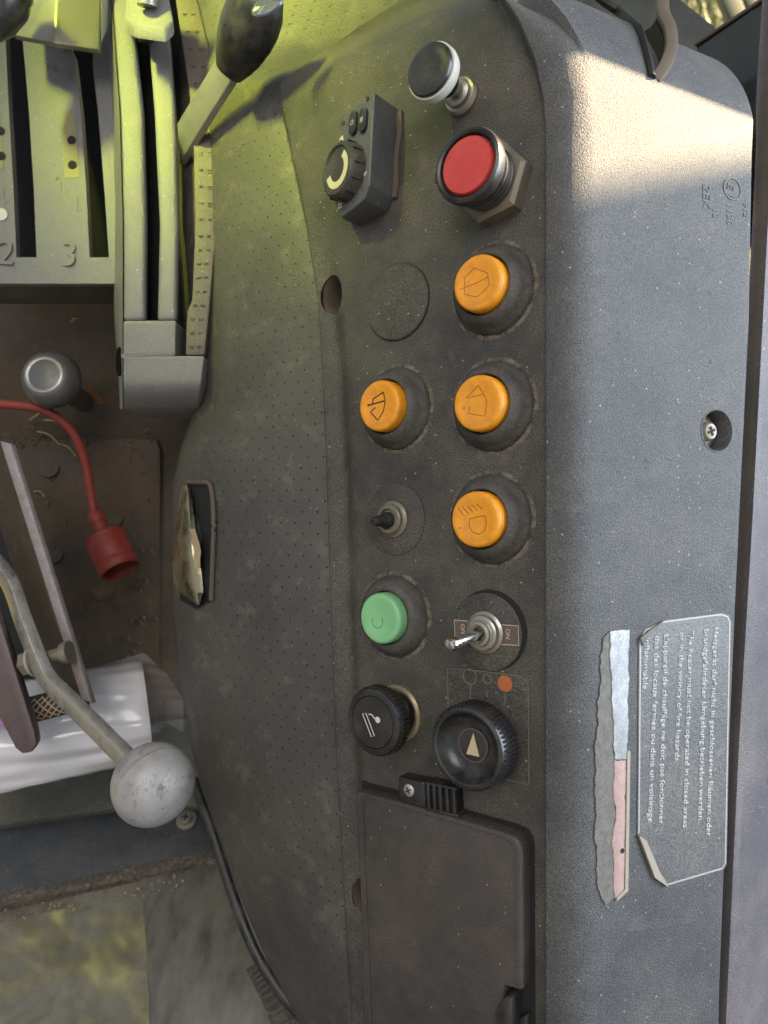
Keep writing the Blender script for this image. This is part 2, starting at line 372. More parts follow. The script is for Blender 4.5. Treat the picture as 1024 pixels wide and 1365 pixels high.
def dustring():
    t = NT('settled_dust')
    t.set(Base_Color=lin(0.19, 0.155, 0.115), Roughness=0.9, Alpha=t.math('MULTIPLY', t.ramp(t.noise(160, 4, 0.7), 0.45, 0.62), 0.75), Normal=t.bump(t.noise(900, 2), 0.6, 0.0006)); return t.m
m_dustring = dustring()

# ------------------------------------------------------------------ the console
PH = R(37.5)
U = Vector((math.cos(PH), -math.sin(PH), 0)); N = Vector((-math.sin(PH), -math.cos(PH), 0)); Z = Vector((0, 0, 1))
P0 = F(655, 540, 0.34)
TH = R(24.7)
U2 = Vector((math.cos(TH), math.sin(TH), 0)); N2 = Vector((math.sin(TH), -math.cos(TH), 0))
def PP(px, py):                              # point of the panel plane seen at a photo pixel
    r = F(px, py, 1.0); return r * (P0.dot(N) / r.dot(N))
def frame_of(o, x, y, z):
    m = Matrix.Identity(4)
    for i in range(3): m[i][0], m[i][1], m[i][2], m[i][3] = x[i], y[i], z[i], o[i]
    return m
def PF(px, py, lift=0.0): return frame_of(PP(px, py) + N * lift, U, Z, N)
PANEL = frame_of(P0, U, Z, N); PANEL_I = PANEL.inverted()
def puv(px, py): q = PANEL_I @ PP(px, py); return q.x, q.y

e_of = lerp_tab([(-90, 560), (-40, 530), (0, 490), (50, 428), (100, 371), (112, 364), (130, 366), (200, 381), (300, 402), (400, 418), (600, 428), (800, 434), (1000, 441), (1200, 452), (1365, 462), (1450, 466)])
r_of = lerp_tab([(-90, 596), (-40, 631), (0, 659), (50, 692), (100, 714), (140, 724), (180, 728), (260, 728), (1450, 728)])
def smooth(t): t = max(0, min(1, t)); return t * t * (3 - 2 * t)
# crease line of the sloping top facet, in panel coordinates
La, Lb = Vector(puv(364, 118)), Vector(puv(668, 2)); Ld = (Lb - La).normalized(); Ln = Vector((-Ld.y, Ld.x))
def facet(u, v):                             # how far the surface falls back above the crease
    d = (Vector((u, v)) - La).dot(Ln)
    w = 0.012
    if d <= -w: return 0.0
    if d >= w: return -0.85 * d
    return -0.85 * (d + w) ** 2 / (4 * w)
rows = [-90 + 1540 * i / 200 for i in range(201)]
NCOL = 96
grid, right_pts = [], []
for py in rows:
    a, b = e_of(py) - float(np.interp(py, [-90, 0, 60, 118], [150, 82, 40, 0])), r_of(py); line = []
    for i in range(NCOL):
        px = a + (b - a) * i / (NCOL - 1); p = PP(px, py); q = PANEL_I @ p
        w = facet(q.x, q.y)
        ul = (PANEL_I @ PP(a, py)).x; dl = q.x - ul                       # shallow gutter along the left edge
        g = smooth((py - 250) / 300) * 0.0045
        w -= g * math.exp(-((dl - 0.013) / 0.006) ** 2)
        w -= 0.004 * (1 - smooth(dl / 0.004))
        line.append(p + N * w)
    line = [line[0] - N * 0.022, line[0] - N * 0.012 - U * 0.0005] + line
    grid.append(line)
def grid_shape(g):
    n, m = len(g), len(g[0])
    return [p for l in g for p in l], [(j * m + i, j * m + i + 1, (j + 1) * m + i + 1, (j + 1) * m + i) for j in range(n - 1) for i in range(m - 1)]
def punch(bm, c, ax, ay, az, ru, rv, depth=0.02):
    """cut a round opening: faces go, the rim is drawn onto the ellipse"""
    kill = []
    for f in bm.faces:
        d = f.calc_center_median() - c
        if abs(d.dot(az)) < depth and (d.dot(ax) / ru) ** 2 + (d.dot(ay) / rv) ** 2 < 1.0: kill.append(f)
    bmesh.ops.delete(bm, geom=kill, context='FACES')
    for v in bm.verts:
        if v.is_boundary:
            d = v.co - c; x, y = d.dot(ax) / ru, d.dot(ay) / rv; r = math.hypot(x, y)
            if 0.3 < r < 1.8 and abs(d.dot(az)) < depth: v.co = c + ax * (x / r * ru) + ay * (y / r * rv) + az * d.dot(az)

console = thing('side_console', 'dark grey moulded plastic tractor side console full of knobs and buttons', 'console', frame_of(PP(655, 1365), U, Z, N))
CI = INV[console.name]
bm = bmesh.new(); v, f = grid_shape(grid); pour(bm, v, f)
HOLE = PP(441, 392); HOLE2 = PP(477, 1197)
punch(bm, HOLE, U, Z, N, 0.0078, 0.0105)
punch(bm, HOLE2, U, Z, N, 0.0060, 0.0085)
for q in bm.verts: q.co = CI @ q.co
panel = finish(bm, 'control_panel', m_panel, console, smooth=50)
for c, ru, rv in ((HOLE, 0.0078, 0.0105), (HOLE2, 0.0060, 0.0085)):
    sec = [(1.06, 0.0004), (1.0, -0.0006), (0.95, -0.006), (0.9, -0.016), (0.0, -0.016)]
    v, f = lathe(sec, 28); v = [c + U * (x * ru) + Z * (y * rv) + N * (z - 0.0035) for x, y, z in v]
    f = [q for q in f if len(q) == 4]
    vmesh('screw_well', [(v, f)], m_brown_hole, console)
    s = lathe([(0.0035, 0), (0.0035, 0.0022), (0.0028, 0.003), (0, 0.0032)], 20)
    vmesh('screw', [xf(s, frame_of(c - N * 0.017 - U * 0.002, U, Z, N))], m_nut, console)

# right-hand cover: wall of the recess, rounded corner, flat side face, edge, and the domed top
RF = {}
def cover_row(p, py, tail=True):
    """cross-section that starts at the panel's right edge point p, constant height"""
    k = smooth((190 - py) / 200)
    lift = 0.0045 + 0.010 * k; rad = 0.020; out = []
    s0 = 0.0022 + 0.006 * k
    # concave foot then arc
    for i in range(1, 6):
        t = i / 5
        out.append(p + U * (s0 * t) + N * (lift * smooth(t)))
    q = out[-1]
    n = 16
    a0 = -PH
    c = q - N * rad
    for i in range(1, n + 1):
        a = a0 + (PH + TH) * i / n
        out.append(c + Vector((math.sin(a), -math.cos(a), 0)) * rad)
    return out
s_of = lerp_tab([(-90, 0.100), (160, 0.0945), (400, 0.0925), (800, 0.0835), (1180, 0.0760), (1365, 0.0727), (1450, 0.072)])
FACE_O = cover_row(grid[100][-1], 700)[-1]            # a point where the flat face starts
def FP(px, py):
    r = F(px, py, 1.0); return r * (FACE_O.dot(N2) / r.dot(N2))
SIDE = frame_of(FP(880, 700), U2, Z, N2); SIDE_I = SIDE.inverted()
def SF(px, py, lift=0): return frame_of(FP(px, py) + N2 * lift, U2, Z, N2)
# crease of the domed top on the side face
c1, c2 = SIDE_I @ FP(776, 70), SIDE_I @ FP(1006, 159)
def crease_v(u): return c1.y + (c2.y - c1.y) * (u - c1.x) / (c2.x - c1.x)
crows = list(range(201))
cg = []
NF = 40
for j in crows:
    py = rows[j]; p = grid[j][-1]
    line = [p] + cover_row(p, py)
    e0 = line[-1]
    # everything ends on the flat face plane
    e0 = e0 + N2 * ((FACE_O - e0).dot(N2)) * 1.0
    line[-1] = e0
    S = s_of(py) - (e0 - FACE_O).dot(U2)
    for i in range(1, NF + 1): line.append(e0 + U2 * (S * i / NF))
    e1 = line[-1]
    for i in range(1, 5):
        a = R(22.5 * i); line.append(e1 + U2 * 0.0022 * math.sin(a) - N2 * 0.0022 * (1 - math.cos(a)))
    line.append(line[-1] - N2 * 0.02); line.append(line[-1] - N2 * 0.03)
    new = []
    for i, q in enumerate(line):                       # bend the top back into a dome
        l = SIDE_I @ q; u_ = max(l.x, c1.x - 0.03); t = q.z - (SIDE @ Vector((0, crease_v(u_), 0))).z
        if t > 0:
            wgt = smooth(i / 18.0)
            rad = 0.085; ang = min(t / rad + 0.22, 1.45); a0 = 0.22
            up = rad * (math.sin(ang) - math.sin(a0)); back = rad * (math.cos(a0) - math.cos(ang))
            extra = max(0, t / rad + 0.22 - 1.45) * rad
            q2 = Vector((q.x, q.y, q.z - t + up)) - N2 * (back + extra)
            q = q.lerp(q2, wgt)
        new.append(q)
    cg.append(new)
bm = bmesh.new(); v, f = grid_shape(cg); pour(bm, v, f)
SC = FP(956, 574)
punch(bm, SC, U2, Z, N2, 0.0098, 0.0102, 0.01)
for q in bm.verts: q.co = CI @ q.co
cover = finish(bm, 'side_cover', m_cover, console, smooth=17)
v, f = lathe([(0.0104, 0.0002), (0.0097, 0.0003), (0.0092, -0.0006), (0.0088, -0.0085), (0, -0.0085)], 36)
vmesh('screw_well', [xf((v, [q for q in f if len(q) == 4]), frame_of(SC, U2, Z, N2))], m_cover, console)
fs = frame_of(SC - N2 * 0.0084 - U2 * 0.0004, U2, Z, N2)
sw = vmesh('screw', [xf(lathe([(0.0074, 0), (0.0074, 0.0012), (0.0050, 0.0018), (0.0046, 0.0018), (0.0046, 0.0042), (0.0036, 0.0054), (0.0, 0.0058)], 30), fs)], m_nut, console)
sub('screw_slot', [xf(box(-0.0022, 0.0022, -0.0005, 0.0005, 0.0050, 0.00595), fs @ rotz(20)), xf(box(-0.0005, 0.0005, -0.0022, 0.0022, 0.0050, 0.0060), fs @ rotz(20))], m_dark, sw, console)

# perforated inner side
s_edge = lerp_tab([(-90, 250), (0, 240), (300, 225), (480, 250), (540, 262), (570, 250), (600, 240), (650, 230), (720, 227), (800, 229), (900, 238), (1000, 256), (1050, 268), (1120, 293), (1200, 322), (1280, 356), (1365, 398), (1450, 440)])
pg = []; NP_ = 60
for py in rows:
    a = e_of(py) + 14 + 70 * smooth((112 - py) / 60); b = s_edge(py); line = []
    dp = PP(e_of(py), py).y
    if py < 112: dp = PP(364, 112).y + 0.0
    for i in range(NP_ + 1):
        t = i / NP_; px = a + (b - a) * t
        D = dp + 0.004 + 0.034 * t + 0.052 * (1 - math.sqrt(max(0, 1 - (t * 0.995) ** 2)))
        line.append(F(px, py, D))
    last = line[-1]
    for k in range(1, 6):
        line.append(last + Vector((0.002 * k, 0.03 * k, 0)))
    pg.append(line)
# make the upper edge run behind the facet
me = bpy.data.meshes.new('perforated_trim'); v, f = grid_shape(pg); v = [CI @ p for p in v]
me.from_pydata([tuple(p) for p in v], [], f)
uvl = me.uv_layers.new(name='UVMap'); m_ = len(pg[0]); uvs = []
PITCH_MM = 0.0088
for line in pg:
    acc = 0.0; row = []
    for i, p in enumerate(line):
        if i: acc += (p - line[i - 1]).length
        row.append((acc / 0.0098, p.z / 0.01225))
    uvs.append(row)
for poly in me.polygons:
    poly.use_smooth = True
    for li in poly.loop_indices:
        vi = me.loops[li].vertex_index; uvl.data[li].uv = uvs[vi // m_][vi % m_]
perf = link('perforated_trim', me, m_perf, console); perf['label'] = 'perforated grey vinyl skin on the inner side'

# ---- storage lid
def ppoly(pts): return [(CI @ PP(*p)) for p in pts]
def panel_prism(pts, z0, z1):
    q = [puv(*p) for p in pts]; v, f = prism(q, z0, z1)
    return [PANEL @ Vector(p) for p in v], f
lid_pts = [(488, 1048), (560, 1066), (640, 1089), (688, 1103), (699, 1108), (705, 1117), (707, 1130), (708, 1250), (708, 1309), (684, 1302), (682, 1420), (500, 1420), (494, 1200)]
gap_pts = [(483, 1041), (560, 1061), (640, 1084), (690, 1098), (704, 1104), (711, 1115), (713, 1130), (714, 1420), (494, 1420), (488, 1200)]
vmesh('lid_gap', [panel_prism(gap_pts, -0.006, 0.0006)], m_dark, console)
lid = vmesh('storage_lid', [panel_prism(lid_pts, -0.002, 0.0085)], m_lid, console, bevel=0.0020, seg=3)
lip = [puv(*p) for p in [(496, 1056), (560, 1073), (640, 1096), (684, 1109), (694, 1116), (698, 1128), (699, 1300)]]
sub('raised_lip', [xf(stroke(lip, 0.0009, h=0.0004), PANEL @ tr(0, 0, 0.0084))], m_lid, lid, console)
lip2 = [puv(*p) for p in [(497, 1060), (500, 1150), (506, 1280), (510, 1420)]]
sub('raised_lip', [xf(stroke(lip2, 0.0012, h=0.0005), PANEL @ tr(0, 0, 0.0084))], m_lid, lid, console)
vmesh('lid_latch', [panel_prism([(676, 1330), (690, 1311), (697, 1313), (697, 1420), (676, 1420)], -0.001, 0.0112), panel_prism([(697, 1352), (709, 1345), (711, 1420), (697, 1420)], -0.001, 0.004)], m_black, console, bevel=0.0008)

# ---- blanking plug
pf = PF(530, 403)
vmesh('blanking_plug', [xf(lathe([(0.0192, 0.0), (0.0192, 0.0009), (0.0186, 0.0015), (0.010, 0.0020), (0, 0.0021)], 56), pf)], m_panel, console)
vmesh('plug_gap', [xf(lathe([(0.0196, -0.001), (0.0196, 0.0003), (0, 0.0003)], 56), pf)], m_dark, console)

# ------------------------------------------------------------------ push buttons
def cap_z(rr, R0=0.0128, top=0.0150): return lambda x, y: top - 0.0013 * max(0, 1 - (math.hypot(x, y) / (R0 * 0.80)) ** 2) + 0.00004
def push_button(px, py, label, m_cap, symbols, m_sym, symname='wiper_symbol', low=False, scale=1.0):
    fr = PF(px, py)
    t = thing('push_button', label, 'button', fr, 'round push buttons on the console')
    top = 0.0125 if low else 0.0150
    if low: bz = [(0.0205, -0.001), (0.0205, 0.0010), (0.0198, 0.0026), (0.0178, 0.0060), (0.0160, 0.0076), (0.0146, 0.0080), (0.0134, 0.0074), (0.0130, 0.003), (0, 0.003)]
    else: bz = [(0.0207, -0.001), (0.0207, 0.0008), (0.0203, 0.0020), (0.0194, 0.0032), (0.0190, 0.0036), (0.0176, 0.0068), (0.0156, 0.0096), (0.0140, 0.0104), (0.0134, 0.0098), (0.0131, 0.004), (0, 0.004)]
    mesh('bezel', [lathe(bz, 56)], m_bezel, t)
    mesh('dust_ring', [ring([(0.0200, 0.0001), (0.0226, 0.0001), (0.0206, 0.0007)], 56)], m_dustring, t)
    r0 = 0.0126
    pr = [(r0, 0.003), (r0, top - 0.0026), (r0 * 0.985, top - 0.0012), (r0 * 0.94, top - 0.0003), (r0 * 0.88, top)]
    for i in range(1, 9):
        r = r0 * 0.86 * (1 - i / 8); pr.append((r, cap_z(r, r0, top)(r, 0) - 0.00004))
    cap = mesh('cap', [lathe(pr, 48)], m_cap, t)
    zf = cap_z(0, r0, top)
    shapes = [stroke([(x * 0.001 * scale, y * 0.001 * scale) for x, y in pl], w * 0.001, zf, h=0.00006, closed=c) for pl, w, c in symbols]
    if shapes: mesh(symname, shapes, m_sym, cap)
    return t
def zpx(pts, cx, cy, k=3.2, mm=0.365): return [((x - cx) / k * mm / 0.79, -(y - cy) / k * mm) for x, y in pts]
def dense(pts, n=5, closed=False):
    out = []; P = pts + ([pts[0]] if closed else [])
    for a, b in zip(P, P[1:]):
        for i in range(n): out.append((a[0] + (b[0] - a[0]) * i / n, a[1] + (b[1] - a[1]) * i / n))
    if not closed: out.append(P[-1])
    return out
fan = zpx([(268, 742), (298, 719), (303, 757), (296, 800), (275, 838), (242, 798)], 279, 775)
# front wiper: fan, wiper arm with small pivot
sym_front = [(dense(zpx([(250, 765), (253, 743), (298, 719)], 281, 775)), 0.6, False), (dense(zpx([(298, 719), (304, 757), (296, 800), (275, 838), (242, 798), (262, 780)], 281, 775)), 0.6, False),
             (dense(zpx([(234, 768), (300, 756)], 281, 775)), 0.75, False), (arc(*zpx([(234, 768)], 281, 775)[0], 0.35, 0, 330, 10), 0.5, True)]
push_button(529, 545, 'orange push button with a crisp black wiper symbol, beside the other wiper button', m_orange, sym_front, m_symbol)
sym_a = [(dense(zpx([(662, 745), (708, 700), (735, 760), (730, 822), (672, 805), (676, 775)], 705, 768)), 0.35, False), (dense(zpx([(668, 745), (722, 735)], 705, 768)), 0.3, False), (arc(*zpx([(655, 782)], 705, 768)[0], 0.6, 0, 330, 10), 0.35, True)]
push_button(658, 542, 'orange push button with a faint worn wiper and spray symbol, middle of the right column', m_orange, sym_a, m_symbol2)
sym_b = [(dense(zpx([(655, 225), (690, 195), (735, 225), (742, 275), (700, 310), (655, 290)], 702, 255), closed=True), 0.3, True), (dense(zpx([(640, 268), (740, 240)], 702, 255)), 0.3, False)]
push_button(658, 387, 'orange push button with an almost worn off rear wiper symbol, under the red button', m_orange, sym_b, m_symbol2)
lampD = zpx([(670, 290), (705, 280), (725, 278), (730, 305), (725, 335), (705, 350), (680, 340), (668, 318)], 692, 292)
rays = [(dense(zpx([(632 + 16 * i, 248 - 4 * i), (650 + 16 * i, 276 - 6 * i)], 692, 292)), 0.4, False) for i in range(5)]
push_button(655, 692, 'orange push button with a work lamp symbol, above the chrome toggle switch', m_orange, [(dense(lampD, 4, True), 0.38, True)] + rays + [(arc(*zpx([(638, 326)], 692, 292)[0], 0.3, 0, 330, 8), 0.3, True)], m_symbol2, 'lamp_symbol')
push_button(526, 821, 'pale green push button in a broad black collar', m_green, [(arc(-2.0, -1.6, 3.2, 150, 400, 24), 0.38, False)], m_greensym, 'lamp_symbol', low=True)

# ------------------------------------------------------------------ pull knob at the top
fr = PF(617, 130)
t = thing('pull_knob', 'black pull knob with a white rim on a thin shaft near the top', 'knob', fr)
mesh('base_washer', [lathe([(0.0086, -0.001), (0.0088, 0.002), (0.0078, 0.0034), (0.0066, 0.0036), (0.0066, 0.0062), (0.0052, 0.0072), (0.0038, 0.0076), (0, 0.0076)], 40)], m_zinc, t)
mesh('shaft', [lathe([(0.0026, 0.004), (0.0026, 0.0165), (0, 0.0165)], 20)], m_steel, t)
kn = mesh('knob', [lathe([(0.0034, 0.0125), (0.0060, 0.0130), (0.0064, 0.0145), (0.0064, 0.0205), (0.0072, 0.0216), (0.0096, 0.0222)], 44)], m_gloss, t)
for i in range(3):
    a = R(20 + 38 * i)
    mesh('groove', [xf(box(0.0060, 0.0066, -0.0004, 0.0004, 0.0150, 0.0202), rotz(-70 + 38 * i))], m_dark, kn)
mesh('rim', [lathe([(0.0092, 0.0210), (0.0118, 0.0216), (0.0124, 0.0236), (0.0123, 0.0268), (0.0, 0.0272)], 48)], m_white, t)
mesh('knob_face', [lathe([(0.0112, 0.0268), (0.0116, 0.0276), (0.0112, 0.0288), (0.0098, 0.0294), (0.005, 0.0292), (0, 0.0290)], 48)], m_gloss, t)

# ------------------------------------------------------------------ red button
fr = PF(663, 249)
t = thing('red_button', 'large red round button in a ribbed black collar on a hexagon nut', 'button', fr)
mesh('hexagon_nut', [lathe([(0.0185, -0.001), (0.0185, 0.0075), (0.0165, 0.0090), (0.0, 0.0090)], 6, R(12))], m_nut, t, smooth=20)
pr = [(0.0125, 0.008)]
z = 0.0095
for i in range(4):
    pr += [(0.0125, z), (0.0140, z + 0.0008), (0.0140, z + 0.0018), (0.0125, z + 0.0026)]; z += 0.0028
pr += [(0.0150, z + 0.0002), (0.0160, z + 0.0012), (0.0163, z + 0.0048), (0.0158, z + 0.0062), (0.0146, z + 0.0068), (0.0136, z + 0.0062), (0.0130, z + 0.0040), (0, z + 0.0040)]
mesh('collar', [lathe(pr, 56)], m_black, t)
mesh('red_lens', [lathe([(0.0124, z + 0.0036), (0.0124, z + 0.0056), (0.0118, z + 0.0064), (0.006, z + 0.0068), (0, z + 0.0069)], 48)], m_red, t)
mesh('side_lug', [box(-0.0178, -0.015, -0.0025, 0.0020, z + 0.001, z + 0.0045)], m_black, t, bevel=0.0006)

# ------------------------------------------------------------------ heater controller
fr = PF(499, 222) @ rotz(-4)
t = thing('heater_control', 'small black heater control box with a dial and two keys', 'control unit', fr)
W, H = 0.0145, 0.0252
lw, rw = 0.0125, 0.0205
def wz(x): return lw + (rw - lw) * (x + W) / (2 * W)
poly = [(-W, -H + 0.004), (-W + 0.006, -H - 0.004), (W - 0.004, -H), (W, -H + 0.006), (W, H), (-W, H - 0.001)]
n = len(poly)
v = [(x, y, -0.001) for x, y in poly] + [(x, y, wz(x)) for x, y in poly]
body = mesh('box_body', [(v, [tuple(range(n))[::-1], tuple(range(n, 2 * n))] + [(i, (i + 1) % n, n + (i + 1) % n, n + i) for i in range(n)])], m_ctrl, t, bevel=0.0012, seg=3)
slope = math.atan2(rw - lw, 2 * W)
FT = tr(0, 0, (lw + rw) / 2) @ Matrix.Rotation(-slope, 4, 'Y')
DT = FT @ tr(-0.0030, -0.0085, 0)
dial = mesh('dial', [lathe([(0.0142, -0.001), (0.0142, 0.0030), (0.0136, 0.0066), (0.0124, 0.0080), (0.0112, 0.0082), (0.0106, 0.0072), (0, 0.0072)], 48)], m_bezel, t, local=DT)
mesh('dial_mark', [stroke(arc(0, 0, 0.0078, 110, 330, 26), 0.0034, h=0.0002)], m_cream, dial, local=DT @ tr(0, 0, 0.0073) @ rotz(85))
for a in range(0, 360, 30):
    mesh('dial_notch', [xf(box(0.0134, 0.0145, -0.0002, 0.0002, 0.001, 0.0064), rotz(a))], m_dark, dial, local=DT)
for k, (kx, ky, sy) in enumerate(((-0.0005, 0.0150, 'O'), (0.0080, 0.0135, 'III'))):
    pts = [(0.0030 * math.cos(R(a)) , (0.0028 if math.sin(R(a)) > 0 else -0.0028) + 0.0030 * math.sin(R(a))) for a in range(0, 360, 15)]
    key = mesh('key', [prism(pts, -0.001, 0.0018)], m_black, t, local=FT @ tr(kx, ky, 0), bevel=0.0006)
    tx = text(sy, 0.0036, 0.0001); mesh('key_mark', [tx], m_white, key, local=FT @ tr(kx - (0.0012 if k == 0 else 0.0013), ky - 0.0012, 0.0019))
for lx, ly in ((0.0100, 0.0235), (-0.0110, 0.0190)):
    mesh('indicator_lamp', [lathe([(0.0011, -0.001), (0.0011, 0.0005), (0, 0.0008)], 14)], m_rust, t, local=FT @ tr(lx, ly, 0))
mesh('pointer_mark', [prism([(0.0108, -0.0140), (0.0124, -0.0118), (0.0096, -0.0122)], 0, 0.0002)], m_white, t, local=FT)
mesh('heat_mark', [prism([(-0.0120, -0.0240 + 0.0016 * i), (-0.0085, -0.0240 + 0.0016 * i), (-0.0085, -0.0231 + 0.0016 * i), (-0.0120, -0.0231 + 0.0016 * i)], 0, 0.0002) for i in range(3)], m_cream, t, local=FT)
mesh('fan_mark', [prism([(-0.0130, 0.0080), (-0.0100, 0.0100), (-0.0110, 0.0130), (-0.0135, 0.0120)], 0, 0.0002)], m_cream, t, local=FT)
mesh('glue_bead', [xf(stroke([(W + 0.001, -H + 0.006), (W + 0.0018, -0.012), (W + 0.0008, 0.0), (W + 0.0022, 0.012), (W + 0.0012, H - 0.002)], 0.003, h=0.0022), Matrix.Identity(4))], m_brown_hole, t)

# ------------------------------------------------------------------ small broken toggle
fr = PF(527, 692)
t = thing('toggle_stub', 'small broken toggle switch stub on a dusty round washer', 'switch', fr)
mesh('washer', [lathe([(0.0182, -0.001), (0.0182, 0.0006), (0.0172, 0.0012), (0.0, 0.0016)], 48)], m_panel, t)
mesh('threaded_bush', [lathe([(0.0092, 0.001), (0.0092, 0.0028), (0.0078, 0.0036), (0.0074, 0.0042), (0.0074, 0.0058), (0.0066, 0.0066), (0.0054, 0.0066), (0.0048, 0.0052), (0, 0.005)], 32)], m_nut, t)
st = Matrix.Rotation(R(-8), 4, 'Y') @ Matrix.Rotation(R(4), 4, 'X')
mesh('stub', [lathe([(0.0042, 0.004), (0.0040, 0.0075), (0.0028, 0.0110), (0.0023, 0.0150), (0.0019, 0.0158), (0.0, 0.0158)], 18)], m_cable, t, local=st)
mesh('stub_hole', [lathe([(0.0008, 0.0155), (0.0008, 0.0160), (0, 0.0160)], 10)], m_dark, t, local=st)

# ------------------------------------------------------------------ chrome toggle switch
fr = PF(650, 842)
t = thing('toggle_switch', 'chrome bat toggle switch on a worn round plate with a black gap', 'switch', fr)
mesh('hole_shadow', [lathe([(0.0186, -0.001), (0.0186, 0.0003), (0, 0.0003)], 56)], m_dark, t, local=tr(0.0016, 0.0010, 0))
mesh('round_plate', [lathe([(0.0180, -0.001), (0.0180, 0.0010), (0.0172, 0.0016), (0, 0.0018)], 56)], m_panel, t)
lp = [(-0.0162, -0.0042), (-0.0055, -0.0048), (0.0055, -0.0048), (0.0172, -0.0042), (0.0168, 0.0045), (0.0060, 0.0042), (-0.0060, 0.0044), (-0.0166, 0.0042)]
lpl = mesh('label_plate', [prism(lp, 0.0017, 0.0022)], m_plate, t)
mesh('plate_border', [stroke(lp, 0.0004, h=0.0001, closed=True)], m_tan, lpl, local=tr(0, 0, 0.0022))
for s_, x_ in (('OFF', -0.0118), ('ON', 0.0118)):
    tx = text(s_, 0.0030, 0.00012, bold=0.0); mesh('lettering', [tx], m_tan, lpl, local=tr(x_ - 0.0012, 0.0028, 0.0022) @ rotz(-90))
mesh('nut', [lathe([(0.0096, 0.002), (0.0096, 0.0032), (0.0084, 0.0038), (0.0080, 0.0044), (0.0080, 0.0062), (0.0072, 0.0068), (0.0062, 0.0068), (0.0056, 0.0074), (0.0056, 0.0088), (0.0044, 0.0092), (0.0032, 0.0080), (0.0030, 0.005), (0, 0.005)], 40)], m_zinc, t)
L_ = Matrix.Translation((0, 0, 0.006)) @ Matrix.Rotation(R(-22), 4, 'Y') @ Matrix.Rotation(R(12), 4, 'X')
mesh('bat_lever', [lathe([(0.0018, 0.0), (0.0020, 0.004), (0.0025, 0.010), (0.0031, 0.0150), (0.0034, 0.0168), (0.0028, 0.0186), (0.0, 0.0194)], 22)], m_chrome, t, local=L_)

# ------------------------------------------------------------------ rotary lamp switch with its printed field
fr = PF(650, 984) @ Matrix.Scale(0.93, 4)
t = thing('rotary_switch', 'large black ribbed rotary knob with a tan pointer triangle', 'knob', fr)
pr = [(0.0090, -0.001), (0.0090, 0.006), (0.0196, 0.0062), (0.0200, 0.0075), (0.0200, 0.0185), (0.0192, 0.0200), (0.0178, 0.0206), (0.0168, 0.0202), (0.0150, 0.0168), (0.0120, 0.0142), (0.0086, 0.0134), (0.0082, 0.0134), (0.0, 0.0134)]
kb = mesh('knob', [lathe(pr, 64)], m_gloss, t)
for a in range(0, 360, 6):
    mesh('rib', [xf(box(0.0197, 0.0206, -0.00055, 0.00055, 0.0072, 0.0188), rotz(a))], m_gloss, kb) if a == 0 else None
rib = [c for c in kb.children][0]
for a in range(6, 360, 6):
    o = rib.copy(); C.objects.link(o); o.parent = kb; o.rotation_euler = (0, 0, R(a))
mesh('centre_disc', [lathe([(0.0078, 0.0130), (0.0078, 0.0140), (0.0070, 0.0141), (0, 0.0141)], 36)], m_black, kb)
mesh('centre_ring', [ring([(0.0076, 0.0138), (0.0082, 0.0138), (0.0082, 0.0143), (0.0076, 0.0143)], 40)], m_plate, kb)
mesh('pointer_triangle', [prism([(-0.0036, -0.0048), (0.0036, -0.0048), (0.0003, 0.0060)], 0.0141, 0.0143)], m_tan, kb)
dl = vmesh('dial_field', [panel_prism([(597, 890), (694, 900), (704, 909), (705, 1047), (601, 1024)], -0.0005, 0.0004)], m_panel, console)
lin_ = [puv(*p) for p in [(599, 975), (597, 891), (640, 894), (694, 901), (702, 906), (705, 915), (706, 1046), (672, 1038)]]
sub('field_outline', [xf(stroke(lin_, 0.0005, h=0.0001), PANEL @ tr(0, 0, 0.0004))], m_line, dl, console)
for px, py, r in ((627, 902, 0.0036), (650, 905, 0.0021)):
    u_, v_ = puv(px, py); sub('field_ring', [xf(stroke(arc(u_, v_, r, 0, 345, 24), 0.0006, h=0.0001, closed=True), PANEL @ tr(0, 0, 0.0004))], m_line, dl, console)
u_, v_ = puv(674, 911); sub('orange_dot', [xf(lathe([(0.0037, 0.0003), (0.0037, 0.0006), (0, 0.0006)], 28), PANEL @ tr(u_, v_, 0))], m_orangedot, dl, console)
for px, py, l in ((628, 922, 10), (650, 925, 5), (674, 933, 8)):
    a, b = puv(px, py - l), puv(px, py + l)
    sub('field_tick', [xf(stroke([a, b], 0.0006, h=0.0001), PANEL @ tr(0, 0, 0.0004))], m_line, dl, console)

# ------------------------------------------------------------------ cigarette lighter
fr = PF(532, 950) @ Matrix.Scale(0.94, 4)
t = thing('cigarette_lighter', 'black round cigarette lighter plug pulled out of its metal ring', 'lighter', fr)
mesh('metal_ring', [lathe([(0.0150, -0.001), (0.0152, 0.0022), (0.0140, 0.0036), (0.0128, 0.0034), (0.0120, 0.0010), (0, 0.0005)], 48)], m_brass, t)
mesh('plug_barrel', [lathe([(0.0112, 0.0), (0.0112, 0.0120), (0.0100, 0.0135), (0, 0.0135)], 40)], m_gloss, t)
kn = mesh('knob', [lathe([(0.0095, 0.0125), (0.0165, 0.0135), (0.0172, 0.0150), (0.0174, 0.0205), (0.0166, 0.0222), (0.0150, 0.0230), (0.0136, 0.0230), (0.0134, 0.0222), (0.0130, 0.0230), (0, 0.0232)], 56)], m_black, t)
rib = mesh('rib', [xf(box(0.0171, 0.0179, -0.0005, 0.0005, 0.0148, 0.0206), Matrix.Identity(4))], m_black, kn)
for a in range(8, 360, 8):
    o = rib.copy(); C.objects.link(o); o.parent = kn; o.rotation_euler = (0, 0, R(a))
cig = zpx([(172, 294), (188, 290), (226, 382), (212, 388)], 215, 325, 3.2, 0.37)
smoke = zpx([(200, 292), (212, 290), (222, 300), (232, 310)], 215, 325, 3.2, 0.37)
